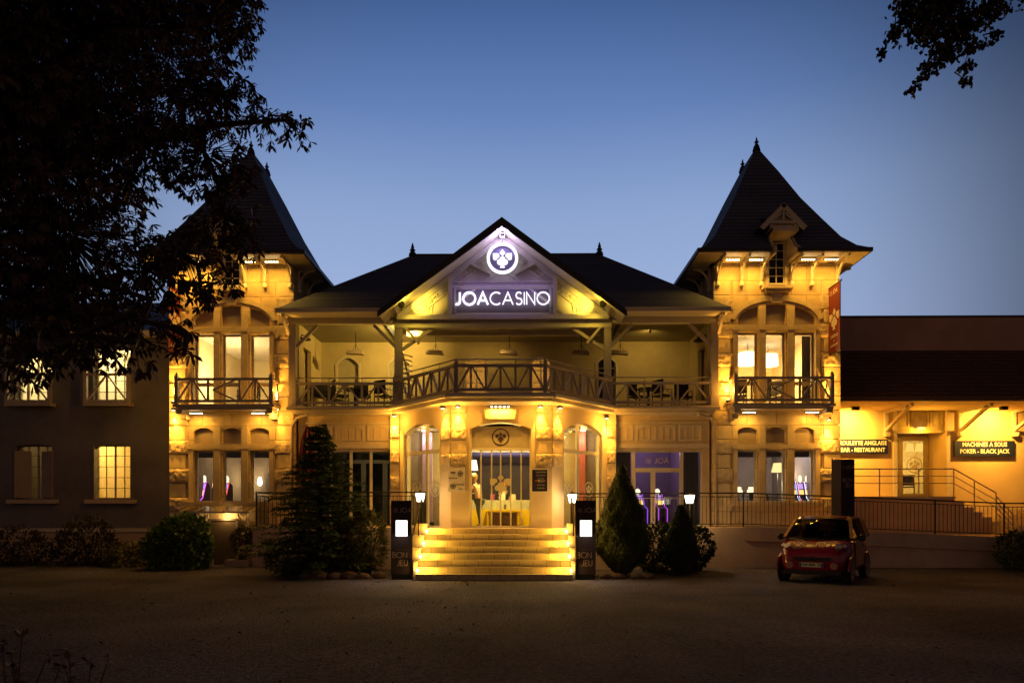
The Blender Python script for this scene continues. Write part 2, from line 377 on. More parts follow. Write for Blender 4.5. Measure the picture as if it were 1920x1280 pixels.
def ribbon(mb, pts, w, y, d):
    """mitred strip along (x, z) points with thickness d"""
    n = len(pts); L = []; Rr = []
    closed = math.dist(pts[0], pts[-1]) < 1e-6
    for i in range(n):
        a = Vector(pts[i - 1] if i else (pts[-2] if closed else pts[0])); b = Vector(pts[i]); c = Vector(pts[i + 1] if i < n - 1 else (pts[1] if closed else pts[-1]))
        d1 = (b - a); d2 = (c - b)
        d1 = d1.normalized() if d1.length > 1e-9 else d2.normalized(); d2 = d2.normalized() if d2.length > 1e-9 else d1
        n1 = Vector((-d1.y, d1.x)); n2 = Vector((-d2.y, d2.x)); mm = (n1 + n2)
        mm = mm.normalized() if mm.length > .2 else n1
        k = w / 2 / max(.45, mm.dot(n1))
        L.append(b + mm * k); Rr.append(b - mm * k)
    vs = [(p.x, y - d, p.y) for p in L] + [(p.x, y - d, p.y) for p in Rr] + [(p.x, y, p.y) for p in L] + [(p.x, y, p.y) for p in Rr]
    fs = []
    for i in range(n - 1): fs += [(i, i + 1, n + i + 1, n + i), (i, 2 * n + i, 2 * n + i + 1, i + 1), (n + i, n + i + 1, 3 * n + i + 1, 3 * n + i)]
    if not closed: fs += [(0, n, 3 * n, 2 * n), (n - 1, 3 * n - 1, 4 * n - 1, 2 * n - 1)[:4]]
    mb.add(vs, fs)
def letters(mb, txt, x, z, h, y, d, w, gap=.2, only=False):
    for ch in txt:
        st, adv = GL[ch]
        for i, pl in enumerate(st): ribbon(mb, [(x + a * h, z + b * h) for a, b in pl], w * (1 if i == 0 else .93), y - .0015 * i, d)
        x += (adv + gap) * h
    return x
def tw(txt, gap): return sum(GL[c][1] + gap for c in txt) - gap
def text(name, s, size, m, c, parent, bold=0, align='CENTER', depth=.004, T=None, sx=1):
    cu = bpy.data.curves.new('t', 'FONT'); cu.body = s; cu.size = size; cu.align_x = align; cu.align_y = 'CENTER'; cu.extrude = depth / 2; cu.offset = bold; cu.resolution_u = 2; cu.space_line = .95
    o = bpy.data.objects.new('t', cu); COL.objects.link(o)
    bpy.context.view_layer.update()
    me = bpy.data.meshes.new_from_object(o); bpy.data.objects.remove(o)
    M = (T or Matrix.Translation(c)) @ Matrix.Rotation(R(90), 4, 'X') @ Matrix.Diagonal((sx, 1, 1, 1))
    me.transform(Matrix.Translation(-ORG[parent.name]) @ M)
    ob = bpy.data.objects.new(name, me); COL.objects.link(ob); me.materials.clear(); me.materials.append(m); ob.parent = parent; ORG[ob.name] = ORG[parent.name]
    return ob
# ---------------------------------------------------------------- shared builders
def balustrade(parent, p, q, z0, z1, n, extra=False, T=None, name='balustrade', ends=(True, True), mt=None, kk=False):
    """painted wooden rail with chevron panels between p and q (x, y)"""
    b = MB(); p, q = Vector(p), Vector(q); d = q - p; L = d.length
    P = lambda t, z: (p.x + d.x * t, p.y + d.y * t, z)
    up = (0, 0, 1); h = z1 - z0
    b.beam(P(0, z1 - .035), P(1, z1 - .035), .09, .07, up)
    b.beam(P(0, z0 + .06), P(1, z0 + .06), .06, .07, up)
    nrm = Vector((d.y, -d.x, 0)).normalized()
    if extra:
        b.tube([P(0, z1 + .13), P(1, z1 + .13)], .018, 6)
        for k in range(int(n) + 1): b.tube([P(k / n, z1), P(k / n, z1 + .13)], .012, 5)
    zt, zb = z1 - .07, z0 + .095
    for k in range(n):
        if k: b.beam(P(k / n, zb), P(k / n, zt), .055, .05)
        a, c, e2 = (k + .06) / n, (k + .5) / n, (k + .94) / n
        if not (kk and k == n // 2): b.beam(P(c, zb), P(c, zt), .05, .05)
        o = Vector((0, 0, 0))
        if kk and k == n // 2:
            zm = (zb + zt) / 2
            for ze_ in (zb, zt): b.beam(Vector(P(e2 - .1 / n, ze_)) + nrm * .006, Vector(P(a + .1 / n, zm)) + nrm * .006, .045, .055, nrm)
            continue
        for s0, s1 in ((a, c - .035 / L), (e2, c + .035 / L)):
            b.beam(Vector(P(s0, zb)) + nrm * .006, Vector(P(s1, zt)) + nrm * .006, .045, .055, nrm)
    for t, on in zip((0, 1), ends):
        if on:
            b.beam(P(t, z0 - .03), P(t, z1 + .07), .1, .1)
            x, y, z = P(t, z1 + .07); b.lathe((x, y, z), [(.03, 0), (.045, .03), (.03, .06), (.005, .1)], 8)
    return b.build(name, mt or GREYP, parent)
def metal_rail(name, pts, h, label, cat='railing', spacing=.115, group=None, bars=True, mt=None, post=2.0, rails=0):
    """pts (x, y, zbase); vertical-bar iron railing, one bar_panel per bay"""
    o = thing(name, pts[0], label, cat, group); mt = mt or DARKM
    for a, b_ in zip(pts, pts[1:]):
        a, b_ = Vector(a), Vector(b_); L = (b_ - a).length; nb = max(1, round(L / post))
        for k in range(nb):
            p, q = a.lerp(b_, k / nb), a.lerp(b_, (k + 1) / nb)
            z = Vector((0, 0, 1)); m_ = MB()
            m_.tube([p + z * h, q + z * h], .02, 6)
            if bars:
                m_.tube([p + z * (h - .1), q + z * (h - .1)], .011, 5); m_.tube([p + z * .08, q + z * .08], .013, 5)
                nn = max(1, round((q - p).length / spacing))
                for i in range(1, nn): r = p.lerp(q, i / nn); m_.tube([r + z * .08, r + z * (h - .1)], .008, 5)
            for i in range(rails): zz = h * (1 - (i + 1) / (rails + 1) * .8); m_.tube([p + z * zz, q + z * zz], .012, 5)
            m_.build('bar_panel', mt, o)
            MB().tube([p, p + z * (h + .01)], .022, 6).build('post', mt, o)
    MB().tube([Vector(pts[-1]), Vector(pts[-1]) + Vector((0, 0, h + .01))], .022, 6).build('post', mt, o)
    return o
def casement(parent, x0, x1, z0, z1, y, fm, gm=None, cols=2, rows=5, fw=.05, bar=.02, name='window', T=None, mull=.05):
    """glazed frame; returns the frame mesh with its pane as sub-part"""
    b = MB(T)
    b.wall(x0, x1, z0, z1, y, y + .06, [(x0 + fw, x1 - fw, z0 + fw, z1 - fw)])
    for i in range(1, cols):
        x = x0 + (x1 - x0) * i / cols; w = mull if (cols % 2 == 0 and i == cols // 2) or cols == 2 else bar
        b.box(x - w / 2, x + w / 2, y + .004, y + .05, z0 + fw, z1 - fw)
    for j in range(1, rows):
        z = z0 + (z1 - z0) * j / rows; b.box(x0 + fw, x1 - fw, y + .012, y + .042, z - bar / 2, z + bar / 2)
    o = b.build(name, fm, parent)
    MB(T).box(x0 + fw, x1 - fw, y + .024, y + .030, z0 + fw, z1 - fw).build('pane', gm or GLASS, o)
    return o
def room(parent, x0, x1, y0, y1, z0, z1, wm, fm=None, cm=None, name='interior_wall'):
    t = .05
    MB().box(x0 - t, x0, y0, y1, z0, z1).box(x1, x1 + t, y0, y1, z0, z1).box(x0 - t, x1 + t, y1, y1 + t, z0, z1).build(name, wm, parent)
    MB().box(x0 - t, x1 + t, y0, y1 + t, z0 - .06, z0).build('floor', fm or MC['room floor'], parent)
    MB().box(x0 - t, x1 + t, y0, y1 + t, z1, z1 + .06).build('ceiling', cm or wm, parent)
mat('room floor', (.16, .10, .06), .5)
RW = mat('warm room wall', (.66, .56, .36), .9, .05, 2)
RG = mat('grey room wall', (.11, .085, .075), .9, .08, 2)
RD = mat('dark room wall', (.05, .035, .03), .8, .2, 3)
RWH = mat('white ceiling', (.7, .66, .6), .9, .04, 2)
FASC = mat('roof edge', (.018, .016, .018), .5, .1, 5)
# ---------------------------------------------------------------- corner towers
YT = 20.9
def tower(s, label):
    cx = X0 + s * 7.97; o = thing('corner_tower', (cx, YT, 0), label, 'tower', 'pair of stone corner towers')
    rnd = random.Random(5 + s); sh_ = -.09 if s > 0 else 0
    hw, yb, zt = 1.8, 25.6, 8.84
    T = lambda x: cx + x
    lo = [(-1.13, -.56), (-.30, .27), (.52, 1.10)]
    lz0, lz1, az0, az1 = 1.9, 3.42, 3.62, 4.08
    uz0, uz1, vz0, vz1 = 4.76, 6.84, 7.06, 7.66
    hi = [(-1.12, -.53), (-.31, .27), (.53, 1.12)]
    ops = [(T(a), T(b), lz0, lz1) for a, b in lo] + [(T(a), T(b), az0, az1) for a, b in lo]
    ops += [(T(a), T(b), uz0, uz1) for a, b in hi] + [(T(a), T(b), vz0, vz1) for a, b in hi]
    dw = (T(-.3), T(.3), 8.2, zt)
    ops.append(dw)
    wl = MB().wall(T(-hw), T(hw), 0, zt, YT, YT + .35, ops)
    for sd in (-1, 1):
        a, b = sorted((T(sd * hw), T(sd * (hw - .3)))); wl.box(a, b, YT + .35, yb, 0, zt)
    wl.box(T(-hw), T(hw), yb, yb + .3, 0, zt)
    for a, b in lo: wl.spandrel(T(a), T(b), az1 - .1, az1, YT + .004, YT + .34)
    # the big arch over the three upper lights
    n = 14; R0 = 1.12; zc = vz0 + .06; hh = vz1 - zc
    def zarch(x): return zc + hh * math.sqrt(max(0, 1 - (x / 1.16) ** 2))
    for a, b in (hi[0], hi[2]):
        poly = [(T(a), vz1), ] + [(T(a + (b - a) * k / n), zarch(a + (b - a) * k / n)) for k in range(n + 1)] + [(T(b), vz1)]
        wl.prism(poly[::-1], YT + .004, YT + .34)
    wl.build('wall', MASON, o)
    # arch moulding ring
    am = MB()
    prev = None
    for k in range(17):
        a = R(8 + 164 * k / 16); p = (T(1.22 * math.cos(a)), zc + (hh + .1) * math.sin(a)); q = (T(1.36 * math.cos(a)), zc + (hh + .24) * math.sin(a))
        if prev: am.prism([prev[0], prev[1], q, p], YT - .035, YT - .002)
        prev = (p, q)
    am.box(T(-.16), T(.14), YT - .07, YT - .002, vz1 + .02, vz1 + .38)
    am.build('arch_moulding', STONE, o)
    # mullions stand proud
    for x in ((lo[0][1] + lo[1][0]) / 2, (lo[1][1] + lo[2][0]) / 2):
        for a_, b_ in ((lz0, 4.12), (uz0, 7.52)): MB().box(T(x - .09), T(x + .09), YT - .05, YT - .002, a_, b_).build('mullion', STONE, o)
    for x in (-1.2, 1.18):
        for a_, b_ in ((lz0, 3.5), (uz0, 6.9)): MB().box(T(x - .06), T(x + .06), YT - .04, YT - .002, a_, b_).build('mullion', STONE, o)
    MB().box(T(-1.3), T(1.28), YT - .07, YT - .052, 3.46, 3.57).build('transom', STONE, o); MB().box(T(-1.3), T(1.28), YT - .07, YT - .052, 6.9, 7.02).build('transom', STONE, o)
    MB().box(T(-1.36), T(1.34), YT - .14, YT - .002, 1.78, 1.89).build('sill', STONE, o)
    # quoins
    for sd in (-1, 1):
        z = 1.2; k = 0
        while z < 8.1:
            h = .42; w = .52 if k % 2 else .44
            a, b = sorted((T(sd * (hw + .03)), T(sd * (hw - w))))
            if k % 2 or z > 5.9 and k % 4: MB().rough(a, b, z + .012, z + h - .012, YT - .035, .033, .028, rnd).build('rough_quoin', ROCK, o, smooth=True)
            else: MB().box(a, b, YT - .03, YT - .002, z + .012, z + h - .012).build('quoin', STONE, o)
            z += h; k += 1
    # windows, dark panels above them
    for a, b in lo:
        w_ = casement(o, T(a), T(b), lz0, lz1, YT + .16, WHITEM, cols=1, rows=1, fw=.045)
        MB().box(T(a) + .003, T(b) - .003, YT + .12, YT + .15, az0 + .003, az1).build('wood_panel', PANEL, o)
        MB().box(T(a) + .05, T(b) - .05, YT + .23, YT + .25, lz1 - .2, lz1 - .01).build('roller_blind', mat('blind', (.02, .015, .03), .8), o)
    for a, b in hi:
        casement(o, T(a), T(b), uz0 + .62, uz1, YT + .16, GREYP, cols=1, rows=1, fw=.05)
        casement(o, T(a), T(b), uz0, uz0 + .615, YT + .16, GREYP, cols=1, rows=1, fw=.05)
        MB().box(T(a) + .003, T(b) - .003, YT + .12, YT + .15, vz0 + .003, vz1).build('wood_panel', PANEL, o)
    # interior rooms
    room(o, T(-hw + .32), T(hw - .32), YT + .36, yb - .1, 1.2, 4.1, RG, cm=RWH)
    room(o, T(-hw + .32), T(hw - .32), YT + .36, yb - .1, 4.7, 7.0, RW, cm=RWH)
    # small balcony
    ysl = YT - .62
    sl = MB().box(T(-1.45), T(1.45), ysl, YT - .01, 4.60, 4.68).box(T(-1.4), T(1.4), ysl + .04, YT - .01, 4.53, 4.6)
    for x in (-1.3, 1.3):
        sl.prism([(0, 0)] * 0 or [(T(x - .09), 4.3), (T(x + .09), 4.3), (T(x + .09), 4.53), (T(x - .09), 4.53)], YT - .3, YT - .01)
        sl.box(T(x - .09), T(x + .09), ysl + .06, YT - .3, 4.42, 4.53)
    sl.build('balcony_slab', GREYP, o)
    balustrade(o, (T(-1.36), ysl + .06), (T(1.36), ysl + .06), 4.72, 5.44, 3, kk=True)
    for sd in (-1, 1): balustrade(o, (T(sd * 1.36), ysl + .06), (T(sd * 1.36), YT - .02), 4.72, 5.44, 1, ends=(False, False))
    Tr = lambda x: cx + x + sh_
    # roof: bell-cast hip with a ridge running back
    prof = [(0, 8.96), (.28, 9.14), (.59, 9.5), (.97, 10.17), (1.42, 10.98), (1.9, 12.0), (2.4, 13.0)]
    y0, y1, W_ = 20.0, 26.2, 2.4
    vs = []
    for t, z in prof:
        t2 = min(t, 2.399)
        vs += [(Tr(-W_ + t2), y0 + t, z), (Tr(W_ - t2), y0 + t, z), (Tr(W_ - t2), y1 - t, z), (Tr(-W_ + t2), y1 - t, z)]
    fs = []
    for i in range(len(prof) - 1):
        for k in range(4): fs.append((4 * i + k, 4 * i + (k + 1) % 4, 4 * i + 4 + (k + 1) % 4, 4 * i + 4 + k))
    # front slope opened for the dormer: split the lower front faces
    front = {(4 * i, 4 * i + 1, 4 * i + 5, 4 * i + 4): i for i in range(3)}
    rf = MB(); rf.add(vs, [f for f in fs if f not in front])
    dwid = .36
    for f, i in front.items():
        (ta, za), (tb, zb) = prof[i], prof[i + 1]
        for sd in (-1, 1):
            rf.add([(Tr(sd * (W_ - ta)), y0 + ta, za), (Tr(sd * dwid), y0 + ta, za), (Tr(sd * dwid), y0 + tb, zb), (Tr(sd * (W_ - tb)), y0 + tb, zb)], [(0, 1, 2, 3)])
    rf.build('roof', SLATE, o)
    # eave fascia and soffit
    ef = MB()
    for a, b in ((-W_, -dwid), (dwid, W_)): ef.box(Tr(a), Tr(b), y0 - .03, y0 + .03, 8.86, 8.965)
    for sd in (-1, 1): a, b = sorted((Tr(sd * W_), Tr(sd * (W_ + .03)))); ef.box(a, b, y0 - .03, y1, 8.86, 8.965)
    ef.build('fascia', FASC, o)
    so = MB()
    for a, b in ((-W_ + .02, -dwid), (dwid, W_ - .02)): so.box(Tr(a), Tr(b), y0 + .03, YT - .003, 8.85, 8.87)
    for sd in (-1, 1): a, b = sorted((Tr(sd * (W_ - .02)), Tr(sd * (hw + .003)))); so.box(a, b, YT, y1, 8.85, 8.87)
    so.build('soffit', CREAM, o)
    # brackets
    def bracket(x, y, dx, dy, reach, zb=8.28, zt_=8.84, mt=CREAM):
        b = MB(); d = Vector((dx, dy, 0)); p0 = Vector((x, y, 0)); z = Vector((0, 0, 1))
        b.beam(p0 + d * .05 + z * zb, p0 + d * .05 + z * zt_, .07, .07)
        b.beam(p0 + d * .02 + z * (zt_ - .03), p0 + d * reach + z * (zt_ - .03), .06, .06)
        pts = [p0 + d * (.08 + (reach - .12) * (1 - math.cos(R(90 * k / 7)))) + z * (zb + .06 + (zt_ - zb - .1) * math.sin(R(90 * k / 7))) for k in range(8)]
        for a, c in zip(pts, pts[1:]): b.beam(a, c, .05, .06, (dx, dy, 0) if abs((c - a).normalized().z) > .7 else (0, 0, 1))
        b.lathe(p0 + d * .06 + z * (zb - .14), [(.02, 0), (.07, .03), (.07, .08), (.05, .14)], 8)
        return b.build('bracket', mt, o)
    for x in (-1.72, -1.03, -.46, .42, 1.0, 1.74): bracket(T(x), YT - .002, 0, -1, .82)
    for sd in (-1, 1):
        for y in (21.3, 22.2, 23.1, 24.0, 24.9): bracket(T(sd * (hw + .002)), y, sd, 0, .52)
    # dormer
    d = MB()
    for sd in (-1, 1):
        a, b = sorted((T(sd * .3), T(sd * .36)))
        vs = []
        prf = [(y0 + .02, 8.83), (YT + .1, 8.83), (YT + .1, 9.66), (y0 + .59, 9.5), (y0 + .28, 9.16), (y0 + .02, 9.0)]
        for x in (a, b): vs += [(x, yy, zz) for yy, zz in prf]
        k = len(prf)
        d.add(vs, [tuple(range(k)), tuple(range(2 * k - 1, k - 1, -1))] + [(i, (i + 1) % k, (i + 1) % k + k, i + k) for i in range(k)])
    d.box(T(-.36), T(.36), 20.16, YT + .1, 9.50, 9.66)
    dm = d.build('dormer', CREAM, o)
    casement(dm, T(-.24), T(.24), 8.24, 9.46, YT + .03, WHITEM, glassm('dark glass', (.12, .13, .16)), cols=2, rows=5, fw=.035, mull=.02, bar=.018)
    MB().box(T(-.298), T(-.242), YT, YT + .08, 8.2, 9.48).box(T(.242), T(.298), YT, YT + .08, 8.2, 9.48).build('jamb', CREAM, dm)
    MB().box(T(-.45), T(.42), YT - .22, YT - .003, 8.06, 8.14).box(T(-.36), T(.34), YT - .14, YT - .003, 7.98, 8.06).build('sill', STONE, dm)
    g = MB()
    for sd in (-1, 1):
        g.beam((Tr(sd * -.02), 20.10, 10.22), (Tr(sd * .61), 20.10, 9.55), .06, .15, (0, 0, 1))
    g.beam((Tr(-.36), 20.12, 9.72), (Tr(.36), 20.12, 9.72), .06, .07); g.beam((Tr(0), 20.12, 9.72), (Tr(0), 20.12, 10.15), .05, .05)
    for sd in (-1, 1): g.beam((Tr(sd * .3), 20.12, 9.76), (Tr(sd * .04), 20.12, 9.98), .04, .05); g.beam((Tr(sd * .33), 20.1, 9.62), (Tr(sd * .33), 20.8, 9.62), .05, .08)
    g.build('gable_frame', CREAM, dm)
    g = MB()
    for sd in (-1, 1):
        P = [(Tr(0), 10.33), (Tr(sd * .66), 9.63), (Tr(sd * .66), 9.59), (Tr(0), 10.27)]
        g.add([(x, y, z) for y in (20.05, 21.6) for x, z in P], [(0, 1, 2, 3), (7, 6, 5, 4), (0, 4, 5, 1), (1, 5, 6, 2), (2, 6, 7, 3), (3, 7, 4, 0)])
    g.build('dormer_roof', SLATE, dm)
    MB().prism([(Tr(-.42), 9.66), (Tr(.42), 9.66), (Tr(0), 10.12)], 20.2, 20.24).build('gable_panel', CREAM, dm)
    for yy in (22.4, 23.8):
        MB().lathe((Tr(0), yy, 12.86), [(.13, 0), (.09, .14), (.045, .22), (.03, .25), (.07, .27), (.07, .29), (.025, .31), (.035, .34), (.008, .44)], 8).build('finial', FASC, o, smooth=False)
    # base plinth
    MB().box(T(-hw - .04), T(hw + .04), YT - .06, YT - .003, 0, 1.14).build('plinth', CONC, o)
    return o, T
TL, tl = tower(-1, 'left stone corner tower with steep slate roof, partly behind the chestnut leaves')
TR, tr_ = tower(1, 'right stone corner tower with steep slate roof and small gabled dormer, beside the annex')

def ledbar(p, L, label, power=14, tgt=(0, .08, -1), group='amber light bars on the towers', n=5, col=YEL):
    o = thing('light_bar', p, label, 'light bar', group); x, y, z = p
    MB().box(x - L / 2, x + L / 2, y - .035, y + .035, z, z + .045).build('housing', DARKM, o)
    e_ = MB()
    for k in range(n): e_.lathe((x - L / 2 + L * (k + .5) / n, y - .03, z - .012), [(.026, 0), (.03, .02)], 10)
    e_.build('diode', EMW, o)
    light('AREA', o, (x, y + .02, z - .03), power, col, L, target=Vector((x, y, z)) + Vector(tgt), sy=.05)
    return o
names = ['outermost', 'second from the outside', 'second from the inside', 'innermost']
for s, side, T in ((-1, 'left', tl), (1, 'right', tr_)):
    q = (-1.43, -.77, .70, 1.36)
    for k, x in enumerate(q if s < 0 else q[::-1]):
        ledbar((T(x), YT - .50, 8.76), .40, f'lit amber light bar under the {side} tower eave, {names[k]} of its four', 5.5)
    for x in (-.9, .9):
        w = 'outer' if x * s > 0 else 'inner'
        ledbar((T(x), YT - .3, 4.46), .38, f'lit amber light bar under the {w} half of the {side} tower balcony', 2.6)
def downlight(p, d, label, up=False, power=80, spot=52, group='small wall downlights', col=LAMPC, wide=10):
    """p on the wall face; d = outward unit (x, y)"""
    o = thing('wall_spotlight', p, label, 'spotlight', group); x, y, z = p; dx, dy = d; cxx, cyy = x + dx * .11, y + dy * .11
    sg = 1 if up else -1
    MB().beam((x, y, z), (cxx, cyy, z), .03, .03).build('arm', DARKM, o)
    MB().lathe((cxx, cyy, z - .025), [(.05, 0), (.065, .01), (.065, .05), (.03, .07)] if not up else [(.03, -.02), (.065, 0), (.065, .04), (.05, .05)], 12).build('lamp_head', DARKM, o)
    MB().lathe((cxx, cyy, z + (-.031 if not up else .027)), [(.042, 0), (.042, .004)], 12).build('lens', EMW, o)
    light('SPOT', o, (cxx, cyy, z + sg * .06), power, col, .03, target=(cxx - dx * .10, cyy - dy * .10, z + sg * 1), spot=spot, blend=.5)
    light('SPOT', o, (cxx, cyy, z + sg * .06), power * 1.1, col, .03, target=(cxx - dx * .13, cyy - dy * .13, z + sg * 1), spot=34, blend=.9)
    light('POINT', o, (cxx + dx * .30, cyy + dy * .30, z + sg * .25), power * .11, col, .08)
    return o
for px, py, lab in ((328, 768, 'lit downlight low on the outer edge of the left tower'), (522, 766, 'lit downlight low on the inner edge of the left tower'), (1551, 786, 'lit downlight low on the outer edge of the right tower')):
    p = at(px, py, YT - .05); downlight(p, (0, -1), lab)
for px, py, lab in ((328, 755, 'lit uplight at the outer end of the left tower balcony'), (521, 752, 'lit uplight at the inner end of the left tower balcony'), (1363, 752, 'lit uplight at the inner end of the right tower balcony'), (1553, 752, 'lit uplight at the outer end of the right tower balcony')):
    p = at(px, py, YT - .05); downlight(p, (0, -1), lab, up=True, group='small wall uplights', power=75)

# ---------------------------------------------------------------- central pavilion
PV = thing('central_pavilion', (X0, 21, 0), 'cream central pavilion of the casino with gable, open veranda and canted entrance bay', 'building')
ZB, ZS, FL = 4.66, 4.56, 1.18     # balcony floor, soffit, terrace level
# main roof
e0, e1, zr, ze, yr, ur, ue = 20.05, 30.0, 10.6, 7.35, 25.0, 3.27, 6.35
rf = MB()
A, B, C_, D = (U(-ue), e0, ze), (U(ue), e0, ze), (U(ue), e1, ze), (U(-ue), e1, ze); R1, R2 = (U(-ur), yr, zr), (U(ur), yr, zr)
VL, VR, VT = (U(-3.13), e0, ze), (U(3.13), e0, ze), (U(0), 23.66, e0 * 0 + ze + 3.25 * 3.61 / 4.95)
rf.add([A, B, C_, D, R1, R2, VL, VR, VT], [(0, 6, 8, 4), (7, 1, 5, 8), (8, 5, 4), (1, 2, 5), (2, 3, 4, 5), (3, 0, 4)])
dn = lambda p: (p[0], p[1], p[2] - .07)
for q in ((A, VL, VT), (VR, B, VT)):       # boarded underside of the eaves
    rf.add([dn(p) for p in q] + list(q), [(2, 1, 0), (0, 1, 4, 3)])
for q in ((A, D), (B, C_)): rf.add([dn(p) for p in q] + list(q), [(0, 1, 3, 2)])
main_roof = rf.build('roof', SLATE, PV, recalc=False)
for s in (-1, 1):
    MB().lathe((U(s * ur), yr, zr - .03), [(.14, 0), (.12, .1), (.06, .16), (.11, .2), (.05, .26), (.06, .3), (.012, .46)], 8).build('finial', FASC, PV)
MB().tube([R1, R2], .05, 6).build('ridge_cap', FASC, PV)
# gutters left and right of the gable
for s in (-1, 1):
    a, b = sorted((U(s * (ue + .02)), U(s * 3.42)))
    MB().box(a, b, e0 - .11, e0 + .02, ze - .15, ze - .045).box(a, b, e0 - .13, e0 - .1, ze - .06, ze - .035).build('gutter', CREAM, PV)
    a, b = sorted((U(s * ue), U(s * 3.1)))
    MB().box(a, b, e0 + .02, 20.58, ze - .14, ze - .115).build('soffit', CREAM, PV)
# gable roof
gy, ga, gw, gf = 19.7, 9.71, 3.42, 7.13
gr = MB()
for s in (-1, 1):
    P = [(U(0), ga), (U(s * gw), gf), (U(s * gw), gf - .07), (U(0), ga - .09)]
    gr.add([(x, y, z) for y in (gy, 25) for x, z in P], [(0, 1, 2, 3), (7, 6, 5, 4), (0, 4, 5, 1), (1, 5, 6, 2), (2, 6, 7, 3), (3, 7, 4, 0)])
gr.build('gable_roof', SLATE, PV)
vb = MB()
for s in (-1, 1):
    P = [(U(0), ga + .01), (U(s * (gw + .02)), gf + .01), (U(s * (gw + .02)), gf - .15), (U(0), ga - .24)]
    vb.prism(P, gy - .05, gy - .003)
vb.build('verge_board', FASC, PV)
gs = MB()   # boarded underside of the overhang
for s in (-1, 1):
    P = [(U(0), ga - .10), (U(s * (gw - .03)), gf - .075), (U(s * (gw - .03)), gf - .10), (U(0), ga - .13)]
    gs.add([(x, y, z) for y in (gy + .01, 20.52) for x, z in P], [(0, 1, 2, 3), (7, 6, 5, 4), (0, 4, 5, 1), (1, 5, 6, 2), (2, 6, 7, 3), (3, 7, 4, 0)])
gs.build('gable_soffit', CREAM, PV)
# tympanum and its carving
ty = 20.5
sl_ = (ga - gf) / gw
hin = lambda u: ga - .14 - abs(u) * sl_
tm = MB().prism([(U(-3.03), 7.12), (U(3.03), 7.12), (U(3.03), hin(3.03)), (U(0), hin(0)), (U(-3.03), hin(3.03))], ty, ty + .06)
tm.build('tympanum', PEDI, PV)
tv = MB()
for s in (-1, 1):
    for off, w, yy in ((.17, .07, .04), (.47, .05, .03), (.98, .07, .024)):
        u1 = min(3.0, (hin(0) - off - 7.3) / sl_)
        tv.beam((U(0), ty - yy / 2, hin(0) - off), (U(s * u1), ty - yy / 2, hin(u1) - off), yy, w)
    k = .25
    while k < 2.75:     # scallops along the rake
        c = Vector((U(s * k), ty - .012, hin(k) - .32)); pts = []
        for j in range(9):
            a = R(200 + 200 * j / 8) + s * -.55
            pts.append(c + Vector((.085 * math.cos(a), 0, .085 * math.sin(a))))
        tv.tube(pts, .016, 5); tv.lathe(c + Vector((0, .0, 0)), [(.03, 0), (.02, .02)], 8, axis='y'); k += .17
    # hanging posts, arched panels
    tv.box(U(s * 1.5 - .06), U(s * 1.5 + .06), ty - .12, ty - .002, 7.25, hin(1.5) - .1)
    tv.lathe((U(s * 1.5), ty - .07, 7.14), [(.01, 0), (.05, .04), (.03, .1), (.05, .13)], 8)
    for r in (.42, .52):
        tv.tube([(U(s * 1.62 + s * r * math.cos(a)), ty - .01, 7.32 + r * 1.25 * math.sin(a)) for a in [R(90 * j / 10) for j in range(11)]], .018, 5)
    for j in range(5): tv.lathe((U(s * (1.9 + .09 * j)), ty, 7.85 - .1 * j), [(.035, 0), (.02, .025)], 8, axis='y')
tv.box(U(-3.03), U(3.03), ty - .1, ty - .001, 7.12, 7.25).box(U(-1.44), U(1.44), ty - .05, ty - .001, 8.02, 8.10).box(U(-1.44), U(1.44), ty - .04, ty - .001, 8.18, 8.22)
tv.box(U(-1.4), U(-1.34), ty - .05, ty - .001, 7.3, 8.02).box(U(1.34), U(1.4), ty - .05, ty - .001, 7.3, 8.02)
for s in (-1, 1): tv.beam((U(s * .9), ty - .06, 8.7), (U(s * .35), ty - .06, 8.42), .06, .06)
tv.build('carving', PEDI, PV)
MB().box(U(-1.33), U(1.33), ty - .012, ty - .001, 7.34, 7.98).build('sign_board', mat('sign board', (.16, .13, .15), .6), PV)
# posts, beams, braces
for u in (-6.1, -3.03, 3.03, 6.1):
    b = MB().box(U(u) - .1, U(u) + .1, 20.6, 20.8, ZB, 7.05 if abs(u) > 4 else 7.6)
    b.box(U(u) - .12, U(u) + .12, 20.58, 20.82, ZB, ZB + .3)
    b.build('post', GREYP, PV)
hb = MB().box(U(-6.3), U(-3.15), 20.6, 20.78, 7.05, 7.24).box(U(3.15), U(6.3), 20.6, 20.78, 7.05, 7.24)
hb.box(U(-3.13), U(3.13), 20.58, 20.78, 6.92, 7.12).box(U(-2.9), U(2.9), 21.4, 21.55, 6.9, 7.04)
hb.build('header_beam', CREAM, PV)
for u, d_ in ((-6.1, 1), (-3.03, -1), (-3.03, 1), (3.03, -1), (3.03, 1), (6.1, -1)):
    br = MB(); L = .62 if not (abs(u) < 4 and d_ * u < 0) else 1.05; h = .62 if L < 1 else .72
    br.beam((U(u) + d_ * .09, 20.69, 7.02 - h), (U(u) + d_ * (.09 + L), 20.69, 7.02), .07, .09)
    if L > 1: br.beam((U(u) + d_ * .2, 20.62, 6.95), (U(u) + d_ * .62, 20.55, 6.45), .06, .07)
    br.build('brace', GREYP, PV)
for s in (-1, 1):
    br = MB();     br.beam((U(s * 6.2), 20.6, 6.75), (U(s * 6.2), 20.1, 7.18), .08, .1); br.build('brace', GREYP, PV); MB().beam((U(s * 3.03), 20.6, 7.25), (U(s * 3.03), 19.85, 7.3), .08, .1).build('brace', GREYP, PV)
